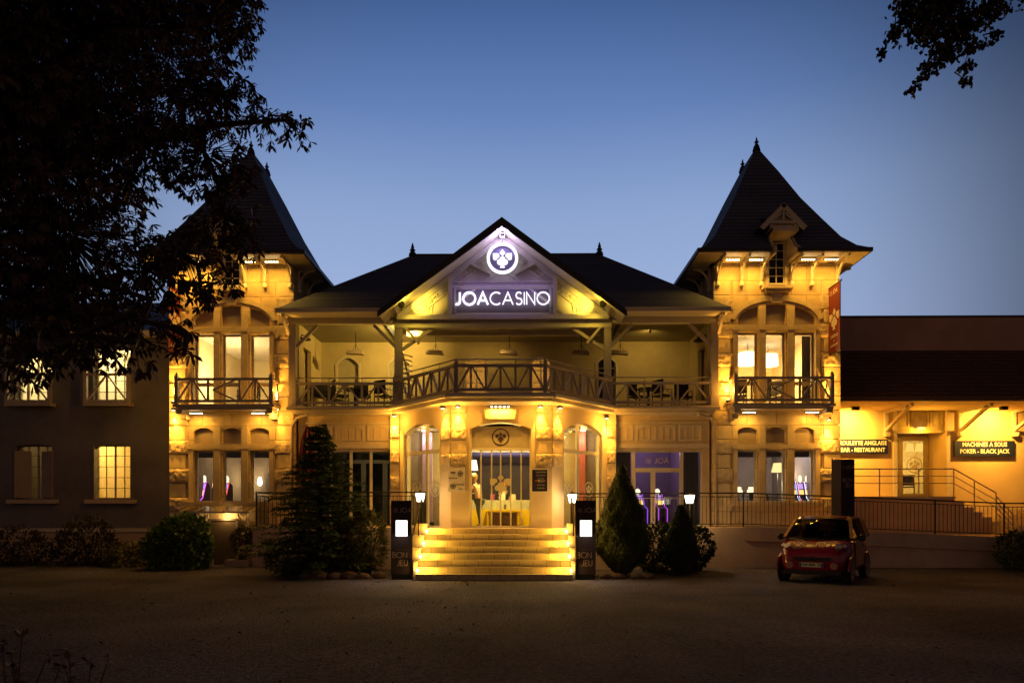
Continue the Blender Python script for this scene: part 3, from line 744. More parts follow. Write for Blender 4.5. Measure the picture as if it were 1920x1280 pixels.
# veranda back wall and openings
YB2 = 23.2
doors = [(-5.45, -4.75), (-3.75, -3.1), (-1.3, -.55), (.85, 1.5), (3.0, 3.6)]
ops = [(U(a), U(b), ZB, 6.62) for a, b in doors]
vw = MB().wall(U(-6.1), U(6.1), ZB, 7.25, YB2, YB2 + .2, ops)
for a, b in doors: vw.spandrel(U(a), U(b), 6.42, 6.62, YB2 + .004, YB2 + .19)
for s in (-1, 1):
    a, b = sorted((U(s * 6.1), U(s * 5.98))); vw.wall(a, b, ZB, 7.25, 20.85, 20.86); vw.box(a, b, 20.86, 21.3, ZB, 7.25).box(a, b, 22.1, YB2, ZB, 7.25).box(a, b, 21.3, 22.1, 6.55, 7.25)
vw.build('veranda_wall', mat('veranda render', (.56, .47, .28), .9, .1, 2, .15, 60), PV)
for a, b in doors:
    n = 10; tm_ = MB()
    for k in range(n):
        t0, t1 = k / n, (k + 1) / n
        f = lambda t: (U(a + (b - a) * t), YB2 - .015, 6.44 + .2 * (1 - (2 * t - 1) ** 2))
        tm_.beam(f(t0), f(t1), .03, .06)
    tm_.box(U(a) - .06, U(a), YB2 - .03, YB2 - .002, ZB, 6.45).box(U(b), U(b) + .06, YB2 - .03, YB2 - .002, ZB, 6.45)
    tm_.build('door_surround', CREAM, PV)
MB().box(U(-6.05), U(6.05), 20.79, YB2, 7.125, 7.17).build('veranda_ceiling', mat('veranda ceiling', (.30, .27, .17), .8, .08, 2, .1, 30), PV)
lit = emis('curtained lit room', (1, .72, .22), 1.0)
for i, (a, b) in enumerate(doors):
    if i in (2, 3):
        casement(PV, U(a), U(b), ZB, 6.6, YB2 + .06, WHITEM, cols=2, rows=5, name='glazed_door')
    elif i == 4: casement(PV, U(a), U(b), ZB, 6.6, YB2 + .06, PANEL, glassm('dark glass'), cols=2, rows=6, name='glazed_door')
    else: MB().box(U(a) + .002, U(b) - .002, YB2 + .12, YB2 + .16, ZB, 6.61).box(U(a) + .1, U(b) - .1, YB2 + .1, YB2 + .119, ZB + .2, 5.6).build('door', mat('pale door', (.42, .38, .27), .6), PV)
room(PV, U(-1.6), U(1.8), YB2 + .21, 25.2, ZB, 6.9, RW)
# upper closing walls so that the body reads as a building from any side
MB().box(U(-6.1), U(6.1), 28.5, 28.7, 0, 7.3).box(U(-6.1), U(-5.95), 23.41, 28.5, 0, 7.3).box(U(5.95), U(6.1), 23.41, 28.5, 0, 7.3).build('rear_wall', RENDER, PV)
# balcony slab
bal = [(-6.2, 20.5), (-3.25, 20.5), (-1.38, 18.3), (1.38, 18.3), (3.25, 20.5), (6.2, 20.5), (6.1, YB2), (-6.1, YB2)]
bs = MB().slab([(U(a), b) for a, b in bal], ZS + .02, ZB)
slab_ = bs.build('balcony_slab', GREYP, PV)
bal2 = [(-6.1, 20.62), (-3.2, 20.62), (-1.33, 18.42), (1.33, 18.42), (3.2, 20.62), (6.1, 20.62), (6.1, 21.3), (-6.1, 21.3)]
MB().slab([(U(a), b) for a, b in bal2], ZS - .1, ZS + .02).build('balcony_soffit', CREAM, PV)
for (a, b), (c, d_) in zip(bal[:5], bal[1:6]):
    MB().tube([(U(a), b - .05, ZS + .02), (U(c), d_ - .05, ZS + .02)], .055, 8).build('balcony_gutter', GREYP if abs(a + c) > 5 else CREAM, PV)
rl = [(-6.0, 20.66), (-3.13, 20.66), (-1.15, 18.45), (1.15, 18.45), (3.13, 20.66), (6.0, 20.66)]
for i, ((a, b), (c, d_)) in enumerate(zip(rl[:5], rl[1:6])):
    balustrade(PV, (U(a), b), (U(c), d_), ZB + .05, 5.42 if i in (1, 2, 3) else 5.36, {0: 3, 1: 4, 2: 3, 3: 4, 4: 3}[i], extra=True, ends=(i != 0, i == 4))
# ground-floor shopfront walls
YS = 21.2
def shopwall(a, b, ops, panels):
    w = MB().wall(U(a), U(b), FL, ZS - .1, YS, YS + .25, [(U(o[0]), U(o[1]), o[2], o[3]) for o in ops]); w.build('wall', RENDER, PV)
    p = MB()
    p.box(U(a) + .02, U(b) - .02, YS - .05, YS - .002, 3.5, 3.62).box(U(a) + .02, U(b) - .02, YS - .04, YS - .002, 4.22, 4.27)
    p.build('cornice', CREAM, PV)
    q = MB()
    for (c, d) in panels:
        q.wall(U(c), U(d), 3.72, 4.18, YS - .03, YS - .002, [(U(c) + .04, U(d) - .04, 3.76, 4.16)]); q.spandrel(U(c) + .04, U(d) - .04, 4.04, 4.158, YS - .028, YS - .004)
        n = max(2, round((d - c) / .2))
        for k in range(1, n): x = U(c + (d - c) * k / n); q.box(x - .012, x + .012, YS - .02, YS - .002, 3.76, 4.15)
    q.build('relief_panel', CREAM, PV)
GT = 3.44
shopwall(-6.1, -3.3, [(-5.9, -3.35, FL + .001, GT)], [(-5.85, -5.1), (-5.0, -4.15), (-4.05, -3.4)])
shopwall(3.24, 6.1, [(3.3, 5.9, FL + .001, GT)], [(3.3, 3.85), (3.95, 5.1), (5.2, 5.85)])
for a, b in ((-5.9, -5.15), (-5.15, -4.55), (-4.55, -3.95), (-3.95, -3.35)): casement(PV, U(a), U(b), FL, GT, YS + .08, WHITEM, cols=1, rows=1, fw=.04, name='shop_window')
casement(PV, U(3.3), U(3.86), FL, GT, YS + .08, WHITEM, cols=1, rows=1, name='shop_window')
casement(PV, U(5.3), U(5.9), FL, GT, YS + .08, WHITEM, cols=1, rows=1, name='shop_window')
trn = casement(PV, U(3.86), U(5.3), 2.86, GT, YS + .08, WHITEM, cols=1, rows=1, fw=.06, name='transom_window')
casement(PV, U(3.86), U(4.45), FL, 2.86, YS + .08, WHITEM, cols=1, rows=2, fw=.07, name='glazed_door')
casement(PV, U(4.45), U(5.3), FL, 2.86, YS + .08, WHITEM, cols=1, rows=2, fw=.07, name='glazed_door')
LT = mat('pale lettering', (.5, .45, .45), .6)
b = MB(); letters(b, 'JOA', U(4.5), 3.06, .15, YS + .10, .004, .026, .25); ring(b, (U(4.32), 3.13), .085, .07, YS + .10, .004, 24); emblem(b, (U(4.32), 3.13), .05, YS + .10, .004); b.build('lettering', LT, trn)
room(PV, U(-5.95), U(-3.32), YS + .26, 26, FL, 4.1, mat('green grey wall', (.12, .13, .09), .8), cm=RWH)
room(PV, U(3.26), U(5.93), YS + .26, 26, FL, 4.1, mat('violet wall', (.10, .07, .10), .8), cm=RD)
cm_ = mat('dark curtain', (.05, .05, .04), .9)
for a, b in ((3.32, 3.82), (5.36, 5.85)):
    n = 26; m_ = MB(); g = [(U(a + (b - a) * k / n), YS + .36 + .035 * math.sin(k * 1.6)) for k in range(n + 1)]
    m_.add([(x, y, z) for z in (FL, GT) for x, y in g], [(k, k + 1, n + 2 + k, n + 1 + k) for k in range(n)]); m_.build('curtain', cm_, PV, smooth=True)
# downpipes
for s in (-1, 1):
    x = U(s * 6.17)
    MB().tube([(U(s * 5.6), 20.5, 4.4), (U(s * 6.0), 20.75, 4.35), (x, 20.82, 4.1), (x, 20.82, 1.2)], .045, 8).tube([(x, 20.5, 7.2), (x, 20.78, 6.9), (x, 20.82, 4.9)], .04, 8).build('downpipe', GREYP, PV)
# canted bay: front pier pair, chamfers, canted window walls, end piers
F0 = 19.2
bw = MB().wall(U(-1.36), U(1.36), FL, ZS - .1, F0, F0 + .35, [(U(-.85), U(.80), FL, 4.02)])
bw.spandrel(U(-.85), U(.80), 3.84, 4.02, F0 + .004, F0 + .34)
for s in (-1, 1):
    bw.slab([(U(s * 1.36), F0 + .001), (U(s * 1.66), F0 + .27), (U(s * 1.66), F0 + .6), (U(s * 1.36), F0 + .349)], FL, ZS - .1)
bw.build('bay_wall', RENDER, PV)
rnd = random.Random(3)
for s in (-1, 1):
    z = 2.82; k = 0
    while z < 4.3:
        h = .36; a, b = sorted((U(s * 1.345), U(s * .93)))
        T_ = Matrix.Translation((U(s * 1.36), F0, 0)) @ Matrix.Rotation(s * R(42), 4, 'Z'); x0_, x1_ = (.02, .38) if s > 0 else (-.38, -.02)
        for T2, xa, xb, yy in ((None, a, b, F0), (T_, x0_, x1_, 0)):
            if k % 2 == 0: MB(T2).rough(xa, xb, z + .008, z + h - .008, yy - .03, .028, .024, rnd).build('rough_quoin', ROCK, PV, smooth=True)
            else: MB(T2).box(xa, xb, yy - .02, yy - .002, z + .008, z + h - .008).build('quoin', STONE, PV)
        z += h; k += 1
    # canted wall
    p, q = Vector((U(s * 1.66), F0 + .27, 0)), Vector((U(s * 3.05), 20.95, 0)); L = (q - p).length
    ang = math.atan2(q.y - p.y, q.x - p.x); T_ = Matrix.Translation(p) @ Matrix.Rotation(ang, 4, 'Z')
    if s < 0: T_ = Matrix.Translation(q) @ Matrix.Rotation(ang + math.pi, 4, 'Z')
    o0, o1 = (.06, L - .22) if s > 0 else (.22, L - .06)
    w = MB(T_).wall(0, L, FL, ZS - .1, 0, .25, [(o0, o1, FL + .001, 4.1)]); w.spandrel(o0, o1, 3.82, 4.1, .004, .24); w.build('canted_wall', RENDER, PV)
    mid = o0 + (o1 - o0) * (.42 if s > 0 else .58)
    for a, b in ((o0, mid), (mid, o1)):
        cw = casement(PV, a, b, FL, 3.3, .1, WHITEM, cols=1, rows=1, name='bay_window', T=T_); casement(PV, a, b, 3.3, 4.08, .1, WHITEM, cols=1, rows=1, name='bay_window', T=T_)
        c = (a + b) / 2; e_ = MB(T_); ring(e_, (c, 2.25), .22, .19, .12, .003); emblem(e_, (c, 2.25), .15, .12, .003); e_.build('emblem_sticker', mat('frosted film', (.7, .68, .6), .7), cw)
    # end pier
    z = FL; k = 0; a, b = sorted((U(s * 3.04), U(s * 3.30)))
    MB().box(a + .01, b - .01, 20.92, YS, FL, ZS - .1).build('end_pier', STONE, PV)
    while z < 4.2:
        h = .37
        if k % 2: MB().rough(a, b, z + .008, z + h - .008, 20.885, .033, .022, rnd).build('rough_quoin', ROCK, PV, smooth=True)
        else: MB().box(a, b, 20.895, 20.918, z + .008, z + h - .008).build('quoin', STONE, PV)
        z += h; k += 1
MB().prism([(U(-.42), 4.10), (U(.36), 4.10), (U(.42), 4.42), (U(-.48), 4.42)], F0 - .06, F0 - .002).build('keystone', ROCK, PV)
# entrance door: emblem panel over sliding glass
ed = MB().box(U(-.85) + .02, U(.80) - .02, F0 + .17, F0 + .21, 3.34, 3.93)
pn = ed.build('door_panel', mat('grey panel', (.42, .37, .28), .5), PV)
b = MB(); c = (U(-.025), 3.64); ring(b, c, .235, .205, F0 + .168, .006); emblem(b, c, .145, F0 + .168, .006); b.build('door_emblem', mat('plum film', (.035, .02, .025), .5), pn)
xs_ = [-.83, -.56, -.27, -.025, .25, .53, .78]
fr = MB().box(U(-.85), U(-.81), F0 + .14, F0 + .24, FL, 3.92).box(U(.76), U(.80), F0 + .14, F0 + .24, FL, 3.92).box(U(-.81), U(.76), F0 + .14, F0 + .24, 3.28, 3.34).box(U(-.81), U(.76), F0 + .14, F0 + .24, FL, FL + .05)
for x in xs_[1:-1]: fr.box(U(x) - .018, U(x) + .018, F0 + .16, F0 + .22, FL + .05, 3.28)
fo = fr.build('sliding_door', WHITEM, PV)
MB().box(U(-.81), U(.76), F0 + .185, F0 + .191, FL + .05, 3.28).build('pane', DGLASS, fo)
b = MB(); emblem(b, (U(-.025), 2.37), .30, F0 + .15, .004); b.build('door_decal', mat('cream film', (.75, .68, .42), .6, em=(.9, .8, .5), ems=.0), fo)
# entrance hall
room(PV, U(-3.25), U(3.2), F0 + 2.1, 25.5, FL, 4.1, mat('hall wall', (.16, .12, .07), .8), cm=mat('hall ceiling', (.3, .26, .16), .8))

for s in (-1, 1):
    a, b_ = sorted((U(s * 3.2), U(s * 1.75))); MB().box(a, b_, 22.25, 22.32, FL, 4.09).build('partition', mat('added bay screen', (.42, .37, .24), .8), PV)  # pale screens added inside the hall to brighten the bay windows
MB().box(U(-1.7), U(1.7), 25.3, 25.4, FL, 3.3).build('back_panelling', mat('dark panelling', (.045, .028, .015), .6, .3, 4), PV)
# ---------------------------------------------------------------- pavilion lamps and signs
side = {-1: 'left', 1: 'right'}
for px, py, d_, lab in ((740, 779, (0, -1), 'lit downlight on the left end pier of the entrance bay'), (1137, 783, (0, -1), 'lit downlight on the right end pier of the entrance bay')):
    downlight(at(px, py, 20.87), d_, lab)
for px, py, lab in ((859, 762, 'lit downlight on the front of the pier left of the entrance door'), (1013, 762, 'lit downlight on the front of the pier right of the entrance door')):
    downlight(at(px, py, F0 - .01), (0, -1), lab, power=55)
for s in (-1, 1):
    x, y = U(s * 1.51), F0 + .13; z = az(764, 19.3)
    downlight((x, y - .03, z), (s * .67, -.74), f'lit downlight on the canted {side[s]} side of the {side[s]} entrance pier', power=45)
ledbar((U(-.03), F0 - .2, 4.40), .55, 'lit amber light bar under the balcony above the entrance door', 8, group='amber light bars on the entrance bay')
for s in (-1, 1):
    o = thing('round_floodlight', (U(s * 2.80), 19.9, 7.38), f'round black floodlight at the {side[s]} foot of the gable', 'floodlight', 'gable floodlights')
    x, y, z = o.location
    MB().tube([(x, y + .03, z), (x + s * .1, 20.45, z)], .015, 6).build('arm', DARKM, o)
    MB().lathe((x, y, z), [(.02, -.05), (.085, -.04), (.1, .03), (.09, .05)], 14, axis='y').build('lamp_head', DARKM, o)
    light('SPOT', o, (x - s * .11, y - .08, z + .02), 60, (1, .66, .06), .04, target=(U(s * 2.25), ty, 7.56), spot=58, blend=.9); light('POINT', o, (x - s * .2, y - .1, z), 3, (1, .66, .06), .04)
    light('SPOT', o, (x - s * .09, y + .1, z - .02), 6, (1, .66, .06), .04, target=(U(s * 2.2), ty, 6.2), spot=120, blend=1)
o = thing('box_floodlight', (U(0), 20.3, 9.44), 'small white box floodlight under the gable peak', 'floodlight')
MB().box(U(-.07), U(.07), 20.22, 20.34, 9.38, 9.50).build('housing', WHITEM, o)
MB().box(U(-.055), U(.055), 20.215, 20.219, 9.40, 9.48).build('lens', DARKM, o)
light('POINT', o, (U(0), 20.05, 9.32), 6, (.62, .5, 1.0), .08)
o = thing('illuminated_logo', (U(0), ty - .2, 8.80), 'round lit logo of four card suits in a white ring high in the gable', 'sign')
b = MB(); ring(b, (U(0), 8.81), .445, .365, ty - .17, .05, 56); b.build('ring', EMV, o)
b = MB(); emblem(b, (U(0), 8.81), .285, ty - .17, .05); b.build('card_suits', EMV, o)
MB().lathe((U(0), ty - .1, 8.81), [(.40, 0), (.40, .03)], 40, axis='y').build('backing_disc', mat('purple disc', (.10, .08, .16), .6), o)
light('POINT', o, (U(0), ty - .3, 8.8), 2.2, (.5, .4, 1.0), .3)
o = thing('illuminated_sign', (U(0), ty - .2, 7.6), 'lit white lettering reading JOACASINO on the board across the gable', 'sign')
h = .345; w1 = tw('JOA', .2) * h; w2 = tw('CASINO', .2) * h; x = U(0) - (w1 + w2 + .06) / 2
b = MB(); x2 = letters(b, 'JOA', x + .0, 7.52, h, ty - .1, .05, .056, .2); b.build('bold_letters', EMV, o)
b = MB(); letters(b, 'CASINO', x2 - .01, 7.52, h, ty - .1, .05, .032, .2); b.build('light_letters', EMV, o)
light('AREA', o, (U(0), ty - .5, 8.05), 1.2, (.45, .30, 1.0), 2.6, target=(U(0), ty, 7.66), sy=.1)
# notices either side of the door
o = thing('notice_board', at(856, 922, F0 - .02), 'white notice plaque with two round logos left of the entrance door', 'notice')
a, c = at(841, 922, F0 - .04), at(872, 876, F0 - .04)
MB().box(a.x, c.x, F0 - .07, F0 - .045, a.z, c.z).build('plate', mat('white plate', (.72, .66, .6), .5), o)
pl = mat('plum film', (0, 0, 0)); b = MB()
for (lx, lz) in ((.72, .74), (.28, .24)):
    cc = (a.x + (c.x - a.x) * lx, a.z + (c.z - a.z) * lz); ring(b, cc, .075, .06, F0 - .071, .003, 24); emblem(b, cc, .045, F0 - .071, .003)
b.build('logo', pl, o)
for lx, lz, t_ in ((.28, .78, 'MACHINES\nA SOUS'), (.28, .56, 'TOUS LES JOURS'), (.72, .3, 'JEUX DE TABLE'), (.72, .12, 'LE SOIR')):
    text('lettering', t_, .035, pl, (a.x + (c.x - a.x) * lx, F0 - .072, a.z + (c.z - a.z) * lz), o, .001, sx=.85)
o = thing('poster_case', at(1012, 923, F0 - .02), 'dark poster in a pale frame right of the entrance door', 'poster')
a, c = at(996, 923, F0 - .04), at(1028, 878, F0 - .04)
MB().wall(a.x, c.x, a.z, c.z, F0 - .08, F0 - .045, [(a.x + .025, c.x - .025, a.z + .03, c.z - .03)]).build('frame', WHITEM, o)
MB().box(a.x + .025, c.x - .025, F0 - .06, F0 - .05, a.z + .03, c.z - .03).build('poster', mat('poster navy', (.03, .025, .04), .35), o)
for i, (t_, sz) in enumerate((('VOS SOIREES', .05), ('BAR - RESTAURANT', .028), ('SPECTACLES', .028), ('TOURNOIS', .028), ('MENU DU JOUR', .028), ('ENTREE LIBRE', .03))):
    text('lettering', t_, sz, LT, ((a.x + c.x) / 2 + .03, F0 - .062, c.z - .1 - .085 * i), o, .0008)
b = MB()
for k, cl in enumerate(((.6, .1, .05), (.7, .5, .1), (.1, .4, .15), (.5, .1, .3))): MB().box(a.x + .11 + .07 * k, a.x + .16 + .07 * k, F0 - .064, F0 - .061, a.z + .30, a.z + .34).build('picture', mat('picture %d' % k, cl, .5, 0), o)
# banners on the towers
BAN = mat('burgundy banner', (.20, .025, .025), .7, .08, 4)
for s, T in ((-1, tl), (1, tr_)):
    x = U(s * 9.47)
    o = thing('hanging_banner', (x, 20.9, 6.1), f'burgundy vertical banner with card suits on the outer corner of the {side[s]} tower', 'banner', 'tower banners')
    MB().box(x - .01, x + .01, 20.12, 20.86, 6.16, 8.06).build('cloth', BAN, o)
    MB().tube([(x, 20.05, 8.08), (x, 20.9, 8.08)], .022, 8).tube([(x, 20.05, 6.14), (x, 20.9, 6.14)], .022, 8).build('pole', DARKM, o)
    M_ = Matrix(((0, s, 0, x - s * .011), (-s, 0, 0, 20.49), (0, 0, 1, 0), (0, 0, 0, 1)))
    b = MB(M_); emblem(b, (0, 7.12), .34, 0, .003); letters(b, 'JOA', -.1, 7.83, .11, 0, .003, .022, .25); ring(b, (-.22, 7.885), .06, .048, 0, .003, 20)
    b.build('lettering', mat('banner print', (.7, .6, .5), .7), o)
    for i, (t_, sz) in enumerate((('CASINO', .13), ('DE', .06), ('SANTENAY', .095))):
        text('lettering', t_, sz, MC['banner print'], None, o, .001, T=M_ @ Matrix.Translation((0, -.004, 6.62 - .13 * i)))
# ---------------------------------------------------------------- veranda fittings
for px, lab in ((667, 'first hanging heater from the left under the veranda ceiling'), (817, 'second hanging heater from the left, just inside the left gable post'), (955, 'hanging heater in the middle of the veranda below the sign'), (1090, 'hanging heater just inside the right gable post'), (1163, 'hanging heater over the dark arched door right of the gable post')):
    p = at(px, 662, 21.9); o = thing('hanging_heater', p, lab, 'heater', 'heaters hanging in the veranda')
    MB().tube([(p.x, p.y, p.z + .1), (p.x, p.y, 7.12)], .012, 6).tube([(p.x - .1, p.y, p.z + .08), (p.x, p.y, p.z + .28), (p.x + .1, p.y, p.z + .08)], .008, 5).build('rod', DARKM, o)
    b = MB().add([(p.x - .3, p.y - .1, p.z - .02), (p.x + .24, p.y - .1, p.z - .05), (p.x + .2, p.y - .06, p.z + .07), (p.x - .26, p.y - .06, p.z + .09), (p.x - .3, p.y + .1, p.z - .02), (p.x + .24, p.y + .1, p.z - .05), (p.x + .2, p.y + .06, p.z + .07), (p.x - .26, p.y + .06, p.z + .09)],
             [(0, 1, 2, 3), (7, 6, 5, 4), (0, 4, 5, 1), (1, 5, 6, 2), (2, 6, 7, 3), (3, 7, 4, 0)]); b.build('heater_body', PANEL, o)
for px, py, Y, lab in ((573, 637, 21.1, 'dark dish loudspeaker on the left end wall of the veranda'), (1310, 640, 21.1, 'dark dish loudspeaker on the right end wall of the veranda')):
    p = at(px, py, Y); o = thing('wall_speaker', p, lab, 'loudspeaker'); MB().lathe(p, [(.16, 0), (.14, .04), (.05, .09), (.02, .14)], 14).build('dish', DARKM, o); MB().tube([p + Vector((0, 0, .1)), p + Vector((-.25 if px < 900 else .25, 0, .2))], .015, 5).build('arm', DARKM, o)
def added_spotlamp(p, tgt, label, power, col, spot=110, head=True):  # spot lamps added to give the veranda its dim yellow light
    o = thing('added_spot', p, label, 'spotlight'); d = (Vector(tgt) - Vector(p)).normalized()
    MB().tube([Vector(p) - d * .09, p], [.03, .045], 10).build('lamp_head', WHITEM, o); MB().tube([Vector(p) - d * .06, Vector(p) - d * .06 + Vector((0, 0, .18))], .01, 5).build('arm', WHITEM, o)
    light('SPOT', o, Vector(p) + d * .03, power, col, .05, target=tgt, spot=spot, blend=1); return o
added_spotlamp(at(777, 634, 21.0), (U(-3.9), 22.4, 7.1), 'added white spot lamp beside the left gable post', 95, (1, .62, .12), 150)
added_spotlamp((U(-.2), 21.5, 6.95), (U(-1.2), 23.2, 5.4), 'added white spot lamp under the gable beam lighting the back wall', 100, (1, .60, .12), 160)
added_spotlamp((U(4.4), 21.5, 7.0), (U(4.4), 23.2, 6.0), 'added white spot lamp in the right veranda bay', 14, (1, .6, .12), 160)
b = MB()
for k in range(9): b.beam((U(-3.0), 21.2, 6.3 - .14 * k), (U(-2.65), 20.9, 6.15 - .14 * k), .03, .03)
b.beam((U(-3.0), 21.2, 6.4), (U(-2.65), 20.9, 5.0), .03, .04); b.beam((U(-3.0), 21.2, 4.66), (U(-3.0), 21.2, 6.45), .05, .05)
tag(b.build('louvred_screen', GREYP), 'slatted timber screen standing behind the left gable post on the veranda', 'screen')
def chair(p, rz, label, group, zf):
    o = thing('terrace_chair', (0, 0, 0), label, 'chair', group)
    MB().box(-.22, .22, -.2, .22, .42, .46).build('seat', DARKM, o)
    MB().box(-.22, .22, .2, .24, .5, .9).build('backrest', DARKM, o)
    for x in (-.2, .2):
        MB().tube([(x, -.18, 0), (x, -.18, .62), (x, .2, .64)], .015, 5).build('leg', DARKM, o); MB().tube([(x, .24, 0), (x, .22, .9)], .015, 5).build('leg', DARKM, o)
    o.location = (p[0], p[1], zf); o.rotation_euler = (0, 0, rz); return o
c0 = chair((U(-5.6), 21.6), .5, 'dark chair on the veranda behind the left balustrade', 'dark chairs on the veranda', ZB)
for x, y, r in ((-4.9, 21.5, 2.0), (-4.3, 21.7, .4), (-3.6, 21.6, 2.6), (-5.3, 22.2, 1.2)):
    c = copy_tree(c0); c.location = (U(x), y, ZB); c.rotation_euler = (0, 0, r)
for x, y, r in ((4.1, 21.8, .8), (4.8, 21.6, 2.2), (5.5, 21.9, .1)):
    c = copy_tree(c0); c.location = (U(x), y, ZB); c.rotation_euler = (0, 0, r); c['label'] = 'dark chair on the veranda behind the right balustrade'
for x, lab in ((-4.6, 'round dark table on the left part of the veranda'), (4.45, 'round dark table on the right part of the veranda')):
    o = thing('veranda_table', (U(x), 22, ZB), lab, 'table'); MB().lathe((U(x), 22, ZB + .7), [(.35, 0), (.35, .03)], 18).build('tabletop', DARKM, o); MB().lathe((U(x), 22, ZB), [(.2, 0), (.03, .03), (.03, .7)], 10).build('pedestal', DARKM, o)

for x, lab in ((-.95, 'ceiling lamp behind the left curtained veranda window'), (1.2, 'ceiling lamp behind the right curtained veranda window')):
    pass
# ---------------------------------------------------------------- terrace, steps and railings
XS, HS = -.63, 1.84; x_l, x_r = XS - HS, XS + HS
YF = 19.9
def rz(x): return FL - .30 * min(1, max(0, (x - 6.2) / 7.2))
tw_ = MB()
b = MB().box(-7.5, x_l - .3, YF, YS, 0, FL).box(x_r + .3, 6.2, YF, YS, 0, FL).box(x_l - .3, x_r + .3, 19.0, YS, 0, FL)
n = 8
for k in range(n):
    a, c = 6.2 + (25 - 6.2) * k / n, 6.2 + (25 - 6.2) * (k + 1) / n
    b.add([(a, YF, 0), (c, YF, 0), (c, YF, rz(c)), (a, YF, rz(a)), (a, 25.6, 0), (c, 25.6, 0), (c, 25.6, rz(c)), (a, 25.6, rz(a))], [(0, 1, 2, 3), (7, 6, 5, 4), (3, 2, 6, 7)])
    b.add([(a, YF - .05, rz(a) - .36), (c, YF - .05, rz(c) - .36), (c, YF - .05, rz(c) + .03), (a, YF - .05, rz(a) + .03), (a, YF + .15, rz(a) - .36), (c, YF + .15, rz(c) - .36), (c, YF + .15, rz(c) + .03), (a, YF + .15, rz(a) + .03)], [(0, 1, 2, 3), (3, 2, 6, 7), (0, 4, 5, 1)])
tag(b.build('terrace_wall', CONC), 'long rendered retaining wall carrying the terrace and the ramp to the annex', 'retaining wall')
o = thing('entrance_steps', (XS, 16.75, 0), 'broad tiled flight of eight lit steps up to the entrance door', 'steps')
st = MB(); rs = FL / 8; run = .28
for k in range(8):
    y = 16.75 + run * k; x0, x1 = x_l, x_r
    st.box(x0, x1, y, 19.0 - .001 * 0 if k < 7 else 18.999, rs * k, rs * (k + 1) - .02)
st.build('flight', TILEST, o)
ns = MB()
for k in range(8): y = 16.75 + run * k; ns.box(x_l, x_r, y - .02, (y + run) if k < 7 else 18.999, rs * (k + 1) - .019, rs * (k + 1))
ns.build('tread', mat('tread tile', (.46, .36, .20), .4, .1, 8), o)
for s in (-1, 1):
    c = MB(); xa, xb = sorted((XS + s * (HS + .002), XS + s * (HS + .30)))
    for k in range(4):
        xa, xb = sorted((XS + s * (HS + .002), XS + s * (HS + (.08 if k == 0 else .30))))
        y = 16.95 + 2 * run * k; c.box(xa, xb, y, (y + 2 * run) if k < 3 else 18.999, 0, rs * (2 * k + 2) + .12)
        c.box(xa - .0, xb + .0, y - .02, y - .001, rs * (2 * k + 2) + .07, rs * (2 * k + 2) + .12)
    c.build('cheek_wall', STONE, o)
lv = ('lowest', 'second lowest', 'second highest', 'highest')
for s in (-1, 1):
    for k in range(4):
        z = rs * (2 * k + 1) + .075; y = 16.75 + run * (2 * k) + .17; x = XS + s * (HS - .004)
        o2 = thing('step_light', (x, y, z), f'small round lit lamp in the {side[s]} cheek of the steps, {lv[k]} of four', 'step light', 'recessed step lights')
        a, c = sorted((x, x - s * .03)); MB().box(a, c, y - .05, y + .03, z - .035, z + .035).build('lens', EMY, o2)
        light('POINT', o2, (x - s * .09, y - .03, z + .10), 3.0, (1, .54, .07), .04)
        light('SPOT', o2, (x - s * .06, y - .05, z + .04), 20, (1, .54, .07), .03, target=(x - s * 2.2, y - .06, z - .06), spot=100, blend=1)
for s in (-1, 1):
    x = XS + s * (HS + .12); o = thing('stair_handrail', (x, 16.9, 0), f'dark metal handrail down the {side[s]} side of the steps', 'handrail')
    MB().tube([(x, 16.95, 1.0), (x, 17.2, 1.12), (x, 18.75, 1.97)], .022, 8).build('rail', DARKM, o)
    for y in (17.0, 18.1, 18.75): MB().tube([(x, y, rs * max(1, round((y - 16.7) / run)) + .05), (x, y, 1.01 + max(0, (y - 17.0)) * .556)], .018, 6).build('post', DARKM, o)
def lantern(p, label, pw=9, post=None):
    o = thing('lantern', p, label, 'lantern', 'small square white lanterns'); x, y, z = p
    MB().add([(x + sx_ * r, y + sy_ * r, zz) for r, zz in ((.075, z), (.115, z + .22)) for sx_, sy_ in ((-1, -1), (1, -1), (1, 1), (-1, 1))], [(0, 1, 5, 4), (1, 2, 6, 5), (2, 3, 7, 6), (3, 0, 4, 7), (0, 1, 2, 3), (4, 5, 6, 7)]).build('shade', EMWH, o)
    MB().lathe((x, y, z + .221), [(.13, 0), (.14, .015), (.05, .05), (.02, .09)], 8).build('cap', DARKM, o)
    MB().tube([(x, y, z - (post or .3)), (x, y, z - .001)], .02, 6).build('post', DARKM, o)
    light('POINT', o, (x, y - .22, z + .1), pw * .8, (1, .60, .22), .08); return o
p = at(788, 940, 19.2); lantern(p, 'lit lantern at the top left of the entrance steps', post=p.z - FL)
p = at(1073, 942, 19.2); lantern(p, 'lit lantern at the top right of the entrance steps', post=p.z - FL)
p = at(1293, 943, 19.78); lantern(p, 'lit lantern on the terrace railing in front of the right curtained window', 20, post=p.z - FL)
metal_rail('terrace_railing', [(-7.42, 21.1, FL), (-7.42, YF + .08, FL), (x_l - .2, YF + .08, FL), (x_l - .2, 19.2, FL)], .98, 'black iron railing along the left terrace behind the conifer')
pts = [(x_r + .2, 19.2, FL), (x_r + .2, YF + .08, FL), (6.2, YF + .08, FL + .02)] + [(x, YF + .08, rz(x) + .03) for x in (9.0, 11.5, 13.4, 16.5, 20.5)]
metal_rail('terrace_railing', pts, .94, 'long black iron railing along the right terrace and the sloping ramp')
PUR = mat('dark purple panel', (.03, .018, .028), .9, .05, 2)
PTX = mat('purple lettering', (.12, .075, .085), .6)
